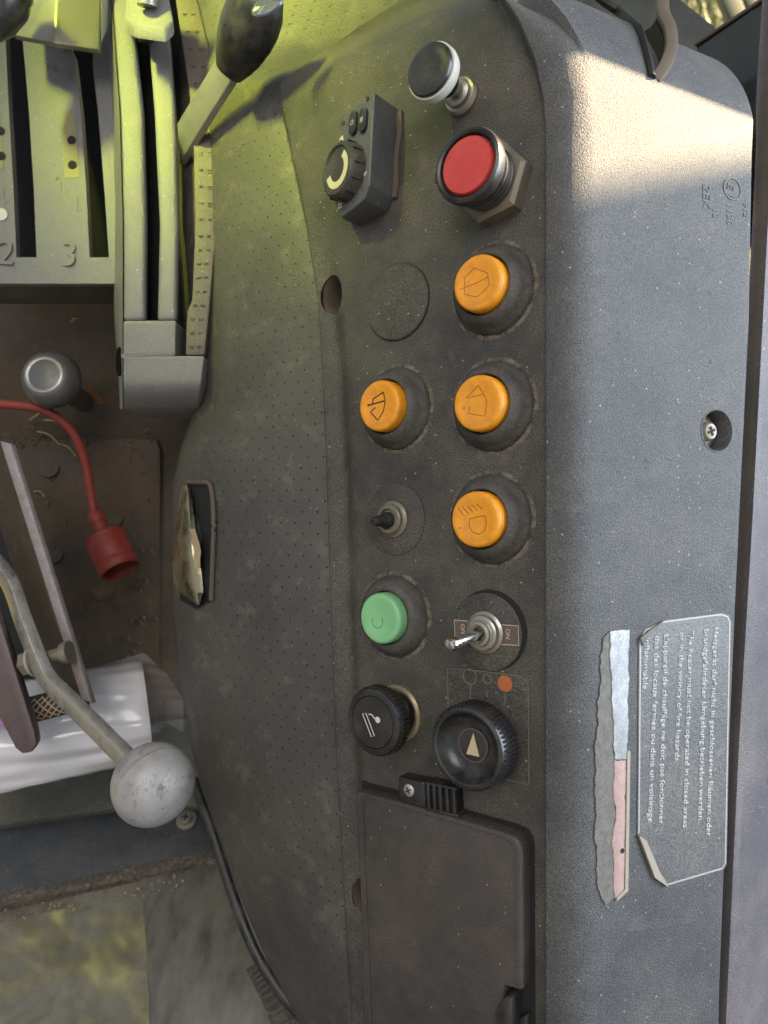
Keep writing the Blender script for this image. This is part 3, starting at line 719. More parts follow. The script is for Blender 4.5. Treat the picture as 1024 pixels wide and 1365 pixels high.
sx, sy = zpx([(240, 308)], 215, 325, 3.2, 0.37)[0]
sym = [stroke([(x * .001, y * .001) for x, y in cig], 0.0005, h=0.0001, closed=True), stroke([(x * .001, y * .001) for x, y in smoke], 0.0006, h=0.0001), lathe([(0.0016, 0), (0.0016, 0.0001), (0, 0.0001)], 16)]
sym[2] = xf(sym[2], tr(sx * .001, sy * .001))
mesh('cigarette_symbol', [xf(s, tr(0, 0, 0.0232)) for s in sym], m_white, kn)

# ------------------------------------------------------------------ slotted black clip
fr = PF(588, 1052) @ rotz(0)
t = thing('slotted_clip', 'small black slotted plastic clip screwed on above the storage lid', 'clip', fr)
mesh('body', [box(-0.0200, -0.0040, -0.0078, 0.0052, -0.001, 0.0080)], m_black, t, bevel=0.0015, seg=3, local=rotz(3))
for i in range(5):
    x = -0.0030 + 0.0034 * i
    mesh('rib', [box(x, x + 0.0019, -0.0086, 0.0055, -0.001, 0.0084 - 0.0006 * max(0, i - 2))], m_black, t, bevel=0.0006, local=rotz(3))
mesh('core', [box(-0.0045, 0.0125, -0.0075, 0.0045, -0.001, 0.0056)], m_dark, t, local=rotz(3))
for y in (0.0040, -0.0082):
    mesh('rail', [box(-0.0045, 0.0140, y, y + 0.0012, -0.001, 0.0080)], m_black, t, bevel=0.0003, local=rotz(3))
sw = mesh('screw', [lathe([(0.0030, 0.0078), (0.0030, 0.0086), (0.0024, 0.0090), (0, 0.0091)], 20)], m_steel, t, local=tr(-0.0130, -0.0010, 0))
mesh('screw_slot', [box(-0.0018, 0.0018, -0.0003, 0.0003, 0.0088, 0.0092), box(-0.0003, 0.0003, -0.0018, 0.0018, 0.0088, 0.00925)], m_dark, sw, local=tr(-0.0130, -0.0010, 0) @ rotz(30))

# ------------------------------------------------------------------ stickers on the side face
def suv(px, py): q = SIDE_I @ FP(px, py); return q.x, q.y
def side_thing(name, label, cat, px, py): return thing(name, label, cat, SF(px, py))
t = side_thing('warning_sticker', 'grey heater warning sticker with three languages of white lettering and curling corners', 'sticker', 908, 1000)
TI = INV[t.name] @ SIDE
out = [(882, 827), (962, 817), (971, 820), (974, 828), (968, 1152), (964, 1159), (888, 1181), (870, 1168), (849, 1112), (851, 850)]
q = [suv(*p) for p in out]
face = mesh('sticker_face', [prism(q, 0.0001, 0.00035)], m_sticker, t, local=TI)
bl = [suv(*p) for p in [(851, 1110), (853, 851), (860, 840), (883, 829), (960, 819), (969, 822), (972, 830), (966, 1150), (962, 1157), (888, 1179)]]
mesh('border_line', [stroke(bl, 0.0007, h=0.00008)], m_stickertxt, face, local=TI @ tr(0, 0, 0.00035))
curl = [suv(*p) for p in [(849, 1112), (870, 1168), (888, 1181), (884, 1172), (876, 1160), (868, 1140), (858, 1118)]]
cv, cf = prism(curl, 0.0004, 0.0016); mesh('curled_corner', [(cv, cf)], m_paperback, face, local=TI)
curl = [suv(*p) for p in [(851, 850), (866, 838), (882, 827), (874, 838), (862, 848), (855, 860)]]
cv, cf = prism(curl, 0.0004, 0.0014); mesh('curled_corner', [(cv, cf)], m_glue, face, local=TI)
lines = [("Heizgerät darf nicht in geschlossenen Räumen oder", (957, 836), (947, 1114)), ("brandgefährdeter Umgebung betrieben werden.", (944, 838), (936, 1095)),
         ("The heater must not be operated in closed areas", (924, 840), (916, 1102)), ("or in the vicinity of fire hazards.", (912, 842), (905, 1016)),
         ("L'appareil de chauffage ne doit pas fontionner", (891, 845), (884, 1098)), ("das des locaux fermes ou dans un voisinage", (879, 847), (870, 1095)), ("inflammable.", (866, 849), (862, 922))]
for s_, a, b in lines:
    v, f = text(s_, 0.0045, 0.0002, bold=0.00010)
    x0 = min(p[0] for p in v); x1 = max(p[0] for p in v)
    A, B = Vector(suv(*a)), Vector(suv(*b)); L = (B - A).length; ang = math.degrees(math.atan2(B.y - A.y, B.x - A.x))
    k = L / (x1 - x0)
    v = [((x - x0) * k, y, z) for x, y, z in v]
    mesh('text_line', [(v, f)], m_stickertxt, face, local=TI @ tr(A.x - 0.0032, A.y, 0.00036) @ rotz(ang), smooth=180)

t = side_thing('torn_label_strip', 'torn silver and pink label strip with grey glue left of the warning sticker', 'label', 818, 1010)
TI = INV[t.name] @ SIDE
def rag(pts, amp, n=7):
    o = []; ph = random.uniform(0, 6)
    for a, b in zip(pts, pts[1:] + pts[:1]):
        m_n = max(2, int(math.hypot(b[0] - a[0], b[1] - a[1]) / n))
        for i in range(m_n): o.append((a[0] + (b[0] - a[0]) * i / m_n + random.uniform(-amp, amp) * 0.6 + amp * 0.9 * math.sin(ph + (a[1] + (b[1] - a[1]) * i / m_n) * 0.11) + amp * 0.6 * math.sin(2 * ph + (a[1] + (b[1] - a[1]) * i / m_n) * 0.31), a[1] + (b[1] - a[1]) * i / m_n + random.uniform(-amp, amp)))
    return [suv(*p) for p in o]
gl = mesh('glue_patch', [prism(rag([(803, 850), (812, 842), (815, 900), (818, 1040), (818, 1196), (806, 1206), (797, 1190), (793, 1120), (793, 1000), (799, 910)], 1.15, 3), 0.0001, 0.0005)], m_glue, t, local=TI)
mesh('silver_part', [prism(rag([(811, 841), (837, 839), (835, 1000), (833, 1012), (818, 1012), (813, 900)], 0.7, 3), 0.0001, 0.0009)], m_silver, t, local=TI, bevel=0.0002)
mesh('pink_part', [prism(rag([(818, 1013), (833, 1013), (831, 1190), (818, 1196), (815, 1120), (820, 1080), (816, 1050)], 0.8, 3), 0.0001, 0.0008)], m_pink, t, local=TI, bevel=0.0002)
mesh('paper_edge', [prism([suv(*p) for p in [(834, 1000), (838, 1000), (835, 1186), (820, 1200), (820, 1195), (831, 1184)]], 0.0001, 0.0012)], m_paperback, t, local=TI)
mesh('black_speck', [xf(lathe([(0.0011, 0.0007), (0.0011, 0.0010), (0, 0.0010)], 12), tr(*suv(828, 1133)))], m_dark, t, local=TI)

# moulded approval mark
TI = CI @ SIDE
u0, v0 = suv(976, 252)
el = [(u0 + 0.0058 * math.cos(R(a)) * 0.98 , v0 + 0.0050 * math.sin(R(a))) for a in range(0, 360, 12)]
mk = mesh('approval_mark', [stroke([(x, y) for x, y in el], 0.0005, h=0.0003, closed=True)], m_engrave, cover, local=TI)
def mark(s_, px, py, size, rot=-90):
    mesh('moulded_lettering', [text(s_, size, 0.0003)], m_engrave, cover, local=TI @ tr(*suv(px, py), 0.0) @ rotz(rot))
mark('E', 970, 243, 0.0062, -97); mark('1', 971, 256, 0.0050, -97); mark('1136', 969, 270, 0.0052); mark('13', 950, 276, 0.0052); mark('2EK', 937, 246, 0.0066); mark('912', 991, 270, 0.0046)

# ------------------------------------------------------------------ outside the console, right
def col_sweep(xs, y0, y1, n=30):
    """vertical surface through view-frame plan points given per row"""
    g = []
    for j in range(n + 1):
        py = y0 + (y1 - y0) * j / n; g.append([F(px, py, D) for px, D in xs(py)])
    return grid_shape(g)
x_of = lerp_tab([(-60, 1018), (130, 1006), (200, 1006), (700, 980), (1000, 962), (1365, 945), (1420, 942)])
def trim_profile(py):
    x = x_of(py); out = []
    for i in range(25):
        a = i / 24
        out.append((x + 2 + 100 * a, 0.392 - 0.012 * smooth(a / 0.22) + 0.10 * max(0, a - 0.2) ** 1.5))
    return out
structure('door_pillar_trim', [col_sweep(trim_profile, -60, 1430)], m_pillar)
bpy.data.objects['door_pillar_trim']['kind'] = ''
del bpy.data.objects['door_pillar_trim']['kind']
o = bpy.data.objects['door_pillar_trim']; o['label'] = 'smooth blue grey pillar trim along the right edge'; o['category'] = 'pillar trim'

from mathutils.bvhtree import BVHTree
_v, _f = grid_shape(cg); BV = BVHTree.FromPolygons([tuple(p) for p in _v], _f)
def CS(px, py, lift=0.0):
    d = F(px, py, 1.0); h = BV.ray_cast(Vector((0, 0, 0)), d.normalized())
    D = h[0].y if h[0] else 0.40
    return F(px, py, D - lift)
fr = Matrix.Translation(CS(872, 105))
t = thing('bent_strap_lever', 'bent brown flat lever rising from the dark slit on top of the console', 'lever', fr)
d0 = CS(872, 105).y
path = catmull([F(872, 106, d0 + 0.002), F(884, 92, d0 + 0.002), F(894, 66, d0 + 0.005), F(893, 40, d0 + 0.008), F(884, 18, d0 + 0.012), F(884, -8, d0 + 0.016), F(890, -50, d0 + 0.01)], 6)
vmesh('strap', [sweep(path, [(-0.0028, -0.0016), (0.0028, -0.0016), (0.0028, 0.0016), (-0.0028, 0.0016)], Vector((0, -1, 0)))], m_strap, t, bevel=0.0006)
wb_ = [F(871, 105, d0 + 0.003), F(853, 44, d0 + 0.014), F(868, 36, d0 + 0.014), F(882, 14, d0 + 0.014), F(890, 40, d0 + 0.010), F(890, 66, d0 + 0.007), F(880, 92, d0 + 0.004)]
vmesh('web', [([p for p in wb_] + [p + Vector((0.001, 0.003, 0)) for p in wb_], [tuple(range(7))[::-1], tuple(range(7, 14))] + [(i, (i + 1) % 7, 7 + (i + 1) % 7, 7 + i) for i in range(7)])], m_greensheet, t)
slit = catmull([CS(x, y) for x, y in ((790, -10), (808, 4), (828, 18), (846, 34), (856, 52), (862, 74), (868, 104))], 5)
vmesh('slit_shade_strip', [sweep(slit, circ(0.0022, 8))], m_dark, t)  # raised black strip stands in for the shade in the slit

fr = Matrix.Translation(F(990, 120, 0.47))
t = thing('green_sheet', 'dark green metal sheet with a worn rusty upper edge, top right corner', 'metal sheet', fr)
a = [F(928, 60, 0.50), F(1002, 10, 0.47), F(1075, -40, 0.45), F(1090, 330, 0.45), F(1000, 330, 0.49)]
vmesh('sheet', [(a + [p + Vector((0.002, 0.004, 0)) for p in a], [tuple(range(5))[::-1], tuple(range(5, 10))] + [(i, (i + 1) % 5, 5 + (i + 1) % 5, 5 + i) for i in range(5)])], m_greensheet, t)
vmesh('worn_edge', [sweep([F(926, 60, 0.499), F(1002, 9, 0.469), F(1075, -41, 0.449)], circ(0.0012, 8))], m_strap, t)
for i, (x0, x1, y) in enumerate(((955, 985, 0), (982, 1004, 0))):
    pass
fr = Matrix.Translation(F(965, 10, 1.2))
for i, (dx, lab) in enumerate(((0, 'grey green slanted board outside, next to the sunlit grass'), (30, 'grey green slanted board outside, next to the green sheet'))):
    t = thing('slanted_board', lab, 'board', Matrix.Translation(F(962 + dx, 30, 1.2)), 'slanted boards outside')
    q4 = [F(935 + dx, -70, 1.25), F(963 + dx, -70, 1.25), F(1012 + dx, 60, 1.2), F(984 + dx, 60, 1.2)]
    vmesh('plank', [hexa(q4, [p + Vector((0.004, 0.02, 0)) for p in q4])], m_wood, t, bevel=0.002)
top_back = [F(800, 120, 0.50), F(1000, 120, 0.50), F(985, 62, 0.52), F(905, -2, 0.55), F(880, -40, 0.57), F(760, -40, 0.57)]
o = vmesh('rear_deck', [(top_back + [p + Vector((0, 0.01, -0.01)) for p in top_back], [tuple(range(6))[::-1], tuple(range(6, 12))] + [(i, (i + 1) % 6, 6 + (i + 1) % 6, 6 + i) for i in range(6)])], m_cover, console)

# ------------------------------------------------------------------ lever quadrants, upper left
def rowstrip(xl, xr, y0, y1, Dl, Dr=None, th=0.004, n=36):
    """a bar that follows the photo rows: left and right edge functions, depth functions, thickness backwards"""
    Dr = Dr or Dl; v, f = [], []
    for j in range(n + 1):
        py = y0 + (y1 - y0) * j / n
        a, b = F(xl(py), py, Dl(py)), F(xr(py), py, Dr(py)); back = Vector((0, th, 0))
        v += [a, b, b + back, a + back]
    for j in range(n):
        for k in range(4): f.append((4 * j + k, 4 * j + (k + 1) % 4, 4 * j + 4 + (k + 1) % 4, 4 * j + 4 + k))
    f += [(0, 1, 2, 3), (4 * n + 3, 4 * n + 2, 4 * n + 1, 4 * n)]
    return v, f
con = lambda c: (lambda y: c)
DB = lambda y: 0.452 + 0.040 * ((y - 380) / 380) ** 2 + 0.022 * max(0, (y - 505) / 40) ** 2
tB = thing('lever_quadrant', 'tall curved lever quadrant with two slots and a numbered scale', 'lever quadrant', Matrix.Translation(F(215, 545, 0.47)))
b0 = lerp_tab([(-60, 140), (0, 149), (150, 160), (300, 164), (545, 164)])
b1 = lerp_tab([(-60, 168), (0, 172), (60, 180), (150, 190), (300, 194), (430, 193), (545, 193)])
b2 = lerp_tab([(-60, 186), (0, 191), (60, 198), (150, 205), (300, 212), (430, 209), (545, 209)])
b3 = lerp_tab([(-60, 214), (0, 219), (60, 226), (150, 233), (300, 237), (460, 234), (545, 233)])
b4 = lerp_tab([(-60, 226), (0, 234), (60, 243), (120, 252), (200, 258), (300, 260), (400, 256), (415, 249), (545, 245)])
b5 = lerp_tab([(-60, 250), (0, 263), (60, 278), (120, 286), (200, 291), (300, 289), (400, 280), (470, 273), (545, 264)])
vmesh('rail', [rowstrip(b0, b1, -60, 427, DB, th=0.007)], m_quad, tB, bevel=0.0024, seg=3)
vmesh('rail', [rowstrip(b2, b3, -60, 427, DB, th=0.007)], m_quad, tB, bevel=0.0024, seg=3)
mid = lambda y: b2(y)
vmesh('housing_foot', [rowstrip(b0, b3, 426.9, 474, DB, th=0.05, n=8), rowstrip(b0, b5, 474, 545, DB, th=0.05, n=14)], m_quad, tB, bevel=0.0012)
sc = vmesh('scale_strip', [rowstrip(b4, b5, -60, 473, lambda y: DB(y) + 0.0014, th=0.008)], m_scale, tB, bevel=0.001)
vmesh('side_wall', [rowstrip(lambda y: b0(y) - 12 + 8 * smooth((y - 400) / 150), lambda y: b0(y) - 0.5, -60, 545, lambda y: DB(y) + 0.055, lambda y: DB(y) + 0.001, th=0.003)], m_quad, tB)
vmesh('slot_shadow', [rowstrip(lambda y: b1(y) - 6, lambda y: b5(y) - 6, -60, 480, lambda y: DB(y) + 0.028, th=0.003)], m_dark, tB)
vmesh('side_slot', [xf(lathe([(0.0042, 0.0), (0.0042, 0.0006), (0, 0.0006)], 20), Matrix.Translation(F(160, 482, 0.466)) @ frame_of((0, 0, 0), Vector((0.35, 0.94, 0)), Vector((0, 0, 1)) * 2.2, Vector((-0.94, 0.35, 0))))], m_dark, tB)
ys = np.interp(range(22), [0, 8, 12, 21], [464, 316, 228, 20])
for i in range(22):
    y = float(ys[i]); D = DB(y) + 0.0012
    for (frac, val) in ((0.68, str(i)), (0.30, str(max(0, i - 3)))):
        if frac < 0.5 and i % 1: continue
        x = b4(y) + (b5(y) - b4(y)) * frac
        tx = text(val, 0.0036, 0.00015, bold=0.00005)
        mt = INV[tB.name] @ Matrix.Translation(F(x, y, D)) @ Matrix.Rotation(R(90), 4, 'X') @ rotz(-86) @ tr(-0.0014, -0.0012, 0)
        mesh('scale_number', [tx], m_scaletxt, sc, local=mt, smooth=180)

DA = lambda y: 0.500 + 0.030 * ((y - 330) / 330) ** 2
tA = thing('slotted_gate', 'grey slotted lever gate plate with moulded numbers 2 and 3', 'gate plate', Matrix.Translation(F(75, 380, 0.50)))
a0 = con(-60)
a1 = lerp_tab([(-60, 0), (40, 7), (150, 12), (250, 18), (345, 22), (400, 22)])
a2 = lerp_tab([(-60, 24), (40, 29), (60, 31), (150, 39), (250, 45), (345, 49), (400, 49)])
a3 = lerp_tab([(-60, 88), (60, 92), (75, 99), (150, 108), (250, 115), (350, 120), (400, 122)])
a4 = lerp_tab([(-60, 120), (70, 124), (90, 124), (150, 131), (250, 139), (350, 146), (400, 146)])
a5 = lerp_tab([(-60, 150), (60, 148), (150, 152), (345, 158), (400, 158)])
Dw = DA
vmesh('plate', [rowstrip(a0, a1, -60, 343, Dw, th=0.006), rowstrip(a2, a3, -60, 343, Dw, th=0.006), rowstrip(a4, a5, -60, 343, Dw, th=0.006), rowstrip(a0, a5, 343, 378, Dw, th=0.006, n=6)], m_quad, tA)
vmesh('lip_underside', [rowstrip(a0, a5, 379, 400, lambda y: 0.513 + (y - 379) * 0.0012, th=0.010, n=4)], m_ledge, tA)
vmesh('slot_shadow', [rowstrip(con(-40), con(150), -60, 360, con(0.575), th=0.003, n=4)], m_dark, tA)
def plate_text(s_, px, py, size, rot, name='moulded_number'):
    D = Dw(py) - 0.0006
    mt = INV[tA.name] @ Matrix.Translation(F(px, py, D)) @ Matrix.Rotation(R(90), 4, 'X') @ rotz(rot)
    mesh(name, [text(s_, size, 0.0013, bold=0.0)], m_emboss, tA, local=mt, bevel=0.0)
plate_text('3', 80, 354, 0.024, -4); plate_text('2', -4, 352, 0.024, -4)
def plate_stroke(pts, w, name='moulded_arrow', closed=False):
    cx, cy = pts[0]; D = Dw(cy) - 0.0004; k = D / FPX
    q = [((x - cx) * k, -(y - cy) * k) for x, y in pts]
    mt = INV[tA.name] @ Matrix.Translation(F(cx, cy, D)) @ Matrix.Rotation(R(90), 4, 'X')
    mesh(name, [stroke(q, w, h=0.0005, closed=closed)], m_emboss, tA, local=mt)
plate_stroke([(62, 90), (66, 86), (73, 88), (76, 112), (72, 116), (65, 114)], 0.0007, closed=True)
plate_stroke([(74, 240), (78, 235), (81, 240), (83, 300), (80, 304)], 0.0007)
plate_stroke([(103, 262), (103, 283), (110, 279)], 0.0007); plate_stroke([(92, 100), (98, 120), (90, 118)], 0.0007); plate_stroke([(5, 250), (6, 275), (12, 268)], 0.0007)
plate_stroke([(62, 60), (70, 58), (73, 76), (66, 80)], 0.0007, closed=True); plate_stroke([(86, 66), (94, 62), (95, 78), (88, 80)], 0.0007, closed=True)
for x0, x1, y0, y1 in ((80, 107, 150, 237), (-10, 7, 138, 225)):
    win = vmesh('indicator_window', [rowstrip(lambda y: x0 + (y - 150) * 0.07, lambda y: x1 - 7 + (y - 150) * 0.07, y0, y1, lambda y: Dw(y) - 0.0003, th=0.001, n=6)], m_yellow, tA)
    fr_ = INV[tA.name]
    for dy in (37, 70):
        c = F((x0 + x1) / 2 + 1 + dy * 0.03, y0 + dy, Dw(y0 + dy) - 0.0006)
        mesh('indicator_hole', [xf(lathe([(0.0030, 0), (0.0030, 0.0003), (0, 0.0003)], 18), fr_ @ Matrix.Translation(c) @ Matrix.Rotation(R(90), 4, 'X'))], m_dark, win)
cW = F(2, 286, Dw(286) - 0.0006)
vmesh('white_dot', [xf(lathe([(0.0042, 0), (0.0042, 0.0004), (0, 0.0005)], 20), Matrix.Translation(cW) @ Matrix.Rotation(R(90), 4, 'X'))], m_white, tA)

# lever in the scale slot
t = thing('throttle_lever', 'flat metal lever with a glossy black knob leaning over the numbered scale', 'lever', Matrix.Translation(F(245, 215, 0.47)))
Aa, Bb, Kk = F(238, 222, 0.478), F(308, 96, 0.425), F(348, 18, 0.400)
side = Vector((0.60, -0.10, 0.32)).normalized()
dirv = (Bb - Aa).normalized(); nn = dirv.cross(Vector((0, -1, 0))).normalized()
pw = [F(236, 165, 0.462), F(298, 62, 0.420), F(314, 97, 0.424), F(263, 178, 0.456), F(240, 217, 0.474)]
th = Vector((0.0030, 0.0022, -0.0010))
vmesh('arm', [(pw + [p + th for p in pw], [tuple(range(5))[::-1], tuple(range(5, 10))] + [(i, (i + 1) % 5, 5 + (i + 1) % 5, 5 + i) for i in range(5)])], m_leverplate, t, bevel=0.0004)
ax = (F(352, -10, 0.392) - F(303, 100, 0.424)).normalized(); xx = ax.cross(Vector((0, 1, 0))).normalized(); yy = ax.cross(xx)
KF = frame_of(F(305, 96, 0.423), xx, yy, ax)
kb = vmesh('knob', [xf(([(x * 1.0, y * 0.8, z) for x, y, z in lathe([(0.004, -0.001), (0.0085, 0.000), (0.0115, 0.006), (0.0145, 0.014), (0.0165, 0.024), (0.0168, 0.032), (0.0155, 0.040), (0.012, 0.047), (0.006, 0.051), (0, 0.052)], 36)[0]], lathe([(0.004, -0.001), (0.0085, 0.000), (0.0115, 0.006), (0.0145, 0.014), (0.0165, 0.024), (0.0168, 0.032), (0.0155, 0.040), (0.012, 0.047), (0.006, 0.051), (0, 0.052)], 36)[1]), KF)], m_gloss, t)
sub('knob_inlay', [xf(([(x * 1.0, y * 0.5, z) for x, y, z in lathe([(0.0090, -0.0005), (0.0092, 0.0006), (0.0080, 0.0014), (0, 0.0016)], 28)[0]], lathe([(0.0090, -0.0005), (0.0092, 0.0006), (0.0080, 0.0014), (0, 0.0016)], 28)[1]), frame_of(F(357, 8, 0.3795), Vector((0.85, 0, 0.5)).normalized(), Vector((-0.5, 0, 0.85)), Vector((0, -1, 0))))], plain('inlay_grey', lin(0.10, 0.11, 0.13), 0.22), kb, t)

# T-head lever in the other slot
t = thing('slot_lever_head', 'chunky grey T shaped lever head sliding on the quadrant rails', 'lever', Matrix.Translation(F(198, 45, 0.47)))
hd = [F(166, 24, 0.452), F(178, 30, 0.448), F(220, 36, 0.446), F(231, 26, 0.450), F(222, -20, 0.462), F(170, -24, 0.466)]
vmesh('head', [(hd + [p + Vector((0.0005, 0.002, -0.0085)) for p in hd], [tuple(range(6))[::-1], tuple(range(6, 12))] + [(i, (i + 1) % 6, 6 + (i + 1) % 6, 6 + i) for i in range(6)])], m_quad, t, bevel=0.0012)
vmesh('neck', [hexa([F(184, 44, 0.462), F(205, 48, 0.462), F(203, 58, 0.466), F(184, 56, 0.466)], [F(184, 44, 0.492), F(205, 48, 0.492), F(203, 58, 0.492), F(184, 56, 0.492)])], m_black, t, bevel=0.0008)
vmesh('stem', [sweep([F(196, 8, 0.449), F(196, -60, 0.440)], circ(0.0060, 20))], m_zinc, t)

# broad lever plate and the left knob
t = thing('broad_lever_plate', 'broad greenish brushed metal lever plate above the slotted gate', 'lever', Matrix.Translation(F(90, 60, 0.48)))
q4 = [F(16, 46, 0.485), F(72, 57, 0.470), F(132, 66, 0.480), F(134, -60, 0.500), F(80, -60, 0.484), F(20, -60, 0.505)]
vmesh('plate', [(q4 + [p + Vector((0, 0.006, 0)) for p in q4], [(0, 1, 4, 5), (1, 2, 3, 4), (6, 11, 10, 7), (7, 10, 9, 8), (0, 6, 7, 1), (1, 7, 8, 2), (2, 8, 9, 3), (3, 9, 10, 4), (4, 10, 11, 5), (5, 11, 6, 0)])], m_leverplate, t, bevel=0.0012)
vmesh('end_cap', [hexa([F(134, -40, 0.482), F(146, -40, 0.486), F(143, 40, 0.486), F(135, 58, 0.482)], [F(134, -40, 0.50), F(146, -40, 0.50), F(143, 40, 0.50), F(135, 58, 0.50)])], m_quad, t, bevel=0.001)
t = thing('corner_lever', 'dark glossy knob cut off by the upper left corner', 'knob', Matrix.Translation(F(-10, 30, 0.44)))
kf = frame_of(F(-14, 48, 0.445), Vector((0.95, 0, -0.3)).normalized(), Vector((0, 1, 0)), Vector((0.3, 0, 0.95)).normalized())
vmesh('knob', [xf(lathe([(0, 0), (0.007, 0.001), (0.012, 0.008), (0.0160, 0.020), (0.0165, 0.030), (0.013, 0.042), (0, 0.047)], 32), kf)], m_gloss, t)

# ------------------------------------------------------------------ the dark recess, lower left
wallD = lerp_tab([(300, 0.60), (480, 0.62), (560, 0.64), (900, 0.70), (1010, 0.70)])
g = [[F(px, py, wallD(py) + 0.00012 * max(0, px - 190)) for px in np.linspace(-140, 300, 12)] for py in np.linspace(300, 1010, 16)]
structure('recess_wall', [grid_shape(g)], m_recess)
t = thing('wall_plate', 'dirty brown sheet metal plate at the back of the recess with round bolts', 'metal plate', Matrix.Translation(F(110, 890, 0.69)))
pl = [(-60, 585), (208, 585), (214, 600), (212, 900), (-60, 900)]
v = [F(x, y, wallD(y) - 0.004) for x, y in pl]; v += [F(x, y, wallD(y) + 0.004) for x, y in pl]
vmesh('plate', [(v, [tuple(range(5))[::-1], tuple(range(5, 10))] + [(i, (i + 1) % 5, 5 + (i + 1) % 5, 5 + i) for i in range(5)])], m_recess, t, bevel=0.0006)
for px, py in ((65, 622), (71, 737), (138, 786), (150, 690)):
    c = F(px, py, wallD(py) - 0.004)
    vmesh('bolt', [xf(lathe([(0.0100, 0), (0.0098, 0.0016), (0.0080, 0.0022), (0.0066, 0.0018), (0, 0.0020)], 24), Matrix.Translation(c) @ Matrix.Rotation(R(82), 4, 'X'))], m_recess, t)

t = thing('round_knob', 'round grey push knob with a flat disc in the dark recess', 'knob', Matrix.Translation(F(75, 505, 0.55)))
kf = frame_of(F(80, 520, 0.56), Vector((1, 0, 0)), Vector((0, -0.28, 0.96)).normalized(), Vector((-0.06, -0.96, -0.28 * -1)).normalized())
kf = frame_of(F(77, 512, 0.565), Vector((1, 0, 0)), Vector((0, 0.15, 0.99)).normalized(), Vector((-0.02, -0.985, 0.15)).normalized())
vmesh('knob', [xf(lathe([(0.008, -0.05), (0.009, 0.0), (0.0195, 0.002), (0.0218, 0.008), (0.0210, 0.015), (0.0170, 0.0205), (0.0138, 0.0225)], 44), kf)], plain('dark_knob_metal', lin(0.15, 0.145, 0.14), 0.36, metal=0.4, dirt=lin(0.07, 0.055, 0.04), dirt_amt=0.5), t)
vmesh('disc', [xf(lathe([(0.0138, 0.0215), (0.0138, 0.0228), (0.0128, 0.0232), (0.011, 0.0222), (0, 0.0224)], 40), kf)], m_steel, t)

t = thing('red_cable', 'red cable with a red rubber cap hanging in the recess', 'cable', Matrix.Translation(F(150, 765, 0.60)))
path = catmull([F(-40, 536, 0.56), F(20, 540, 0.56), F(62, 548, 0.565), (F(96, 575, 0.575)), F(114, 615, 0.585), F(121, 655, 0.59), F(127, 690, 0.59)], 8)
vmesh('cable_run', [sweep(path, circ(0.0035, 12))], m_redrub, t)
aq = F(127, 686, 0.59); bq = F(164, 768, 0.575); az = (bq - aq).normalized(); xx = az.cross(Vector((0, 1, 0))).normalized(); yy = az.cross(xx)
vmesh('rubber_cap', [xf(lathe([(0.0036, -0.003), (0.0062, 0.000), (0.0068, 0.003), (0.0068, 0.0065), (0.0056, 0.0085), (0.0060, 0.0105), (0.0052, 0.0125), (0.0056, 0.0145), (0.0050, 0.017), (0.0060, 0.0195), (0.0140, 0.0200), (0.0154, 0.0212), (0.0158, 0.0232), (0.0154, 0.0240), (0.0158, 0.0250), (0.0158, 0.0430), (0.0153, 0.0438), (0.0160, 0.0448), (0.0160, 0.0505), (0.0150, 0.0520), (0.0135, 0.0515), (0.0125, 0.040), (0, 0.040)], 32), frame_of(aq, xx, yy, az))], m_redrub, t)

for i, (x, y, l) in enumerate(((40, 560, 40), (50, 575, 30), (80, 592, 22), (60, 560, 26), (46, 655, 14), (95, 430, 10), (30, 500, 16))):
    t = thing('straw_piece', ['long pale straw under the red cable', 'second pale straw crossing below the red cable', 'short straw bits under the red cable bend', 'straw piece close to the red cable', 'short straw on the metal plate', 'tiny straw crumb above the round knob', 'straw bit left of the round knob'][i], 'straw', Matrix.Translation(F(x, y, 0.61)))
    a = random.uniform(-0.9, 0.9); D = wallD(y) - 0.007
    p = [F(x, y, D), F(x + l * 0.5, y + l * 0.4 * math.sin(a) - 3, D - 0.002), F(x + l, y + l * math.sin(a), D)]
    vmesh('stem', [sweep(catmull(p, 4), [(-0.0011, -0.0003), (0.0011, -0.0003), (0.0011, 0.0003), (-0.0011, 0.0003)])], m_straw, t)
t = thing('orange_leaf', 'dry orange leaf scrap behind the round knob', 'leaf', Matrix.Translation(F(122, 530, 0.61)))
lf = [F(108, 525, 0.61), F(118, 512, 0.606), F(140, 538, 0.612), (F(112, 536, 0.614))]
vmesh('blade', [(lf + [p + Vector((0, 0.0006, 0)) for p in lf], [(0, 1, 2, 3), (7, 6, 5, 4), (0, 4, 5, 1), (1, 5, 6, 2), (2, 6, 7, 3), (3, 7, 4, 0)])], plain('dry_leaf', lin(0.22, 0.08, 0.02), 0.7), t)

# ashtray-like torn metal flap in the perforated skin
t = thing('torn_metal_flap', 'torn shiny metal flap bent out of a slot in the perforated side', 'metal flap', Matrix.Translation(F(262, 800, 0.45)))
def SP(px, py, lift=0.0):                               # point on the perforated skin
    a = e_of(py) + 4; b = s_edge(py); tt = min(1, max(0, (px - a) / (b - a))); dp = PP(e_of(py), py).y
    return F(px, py, dp + 0.004 + 0.034 * tt + 0.052 * (1 - math.sqrt(max(0, 1 - (tt * 0.995) ** 2))) - lift)
fo = [(247, 645), (281, 648), (285, 690), (283, 798), (262, 812), (240, 800), (236, 720)]
vmesh('slot_recess', [([SP(x, y, 0.0012) for x, y in fo] + [SP(x, y, -0.004) for x, y in fo], [tuple(range(7))[::-1]] + [(i, (i + 1) % 7, 7 + (i + 1) % 7, 7 + i) for i in range(7)])], m_dark, t)
rim_ = [SP(x, y, 0.0014) for x, y in [(250, 643), (268, 643), (281, 648), (285, 690), (284, 740), (282, 800)]]
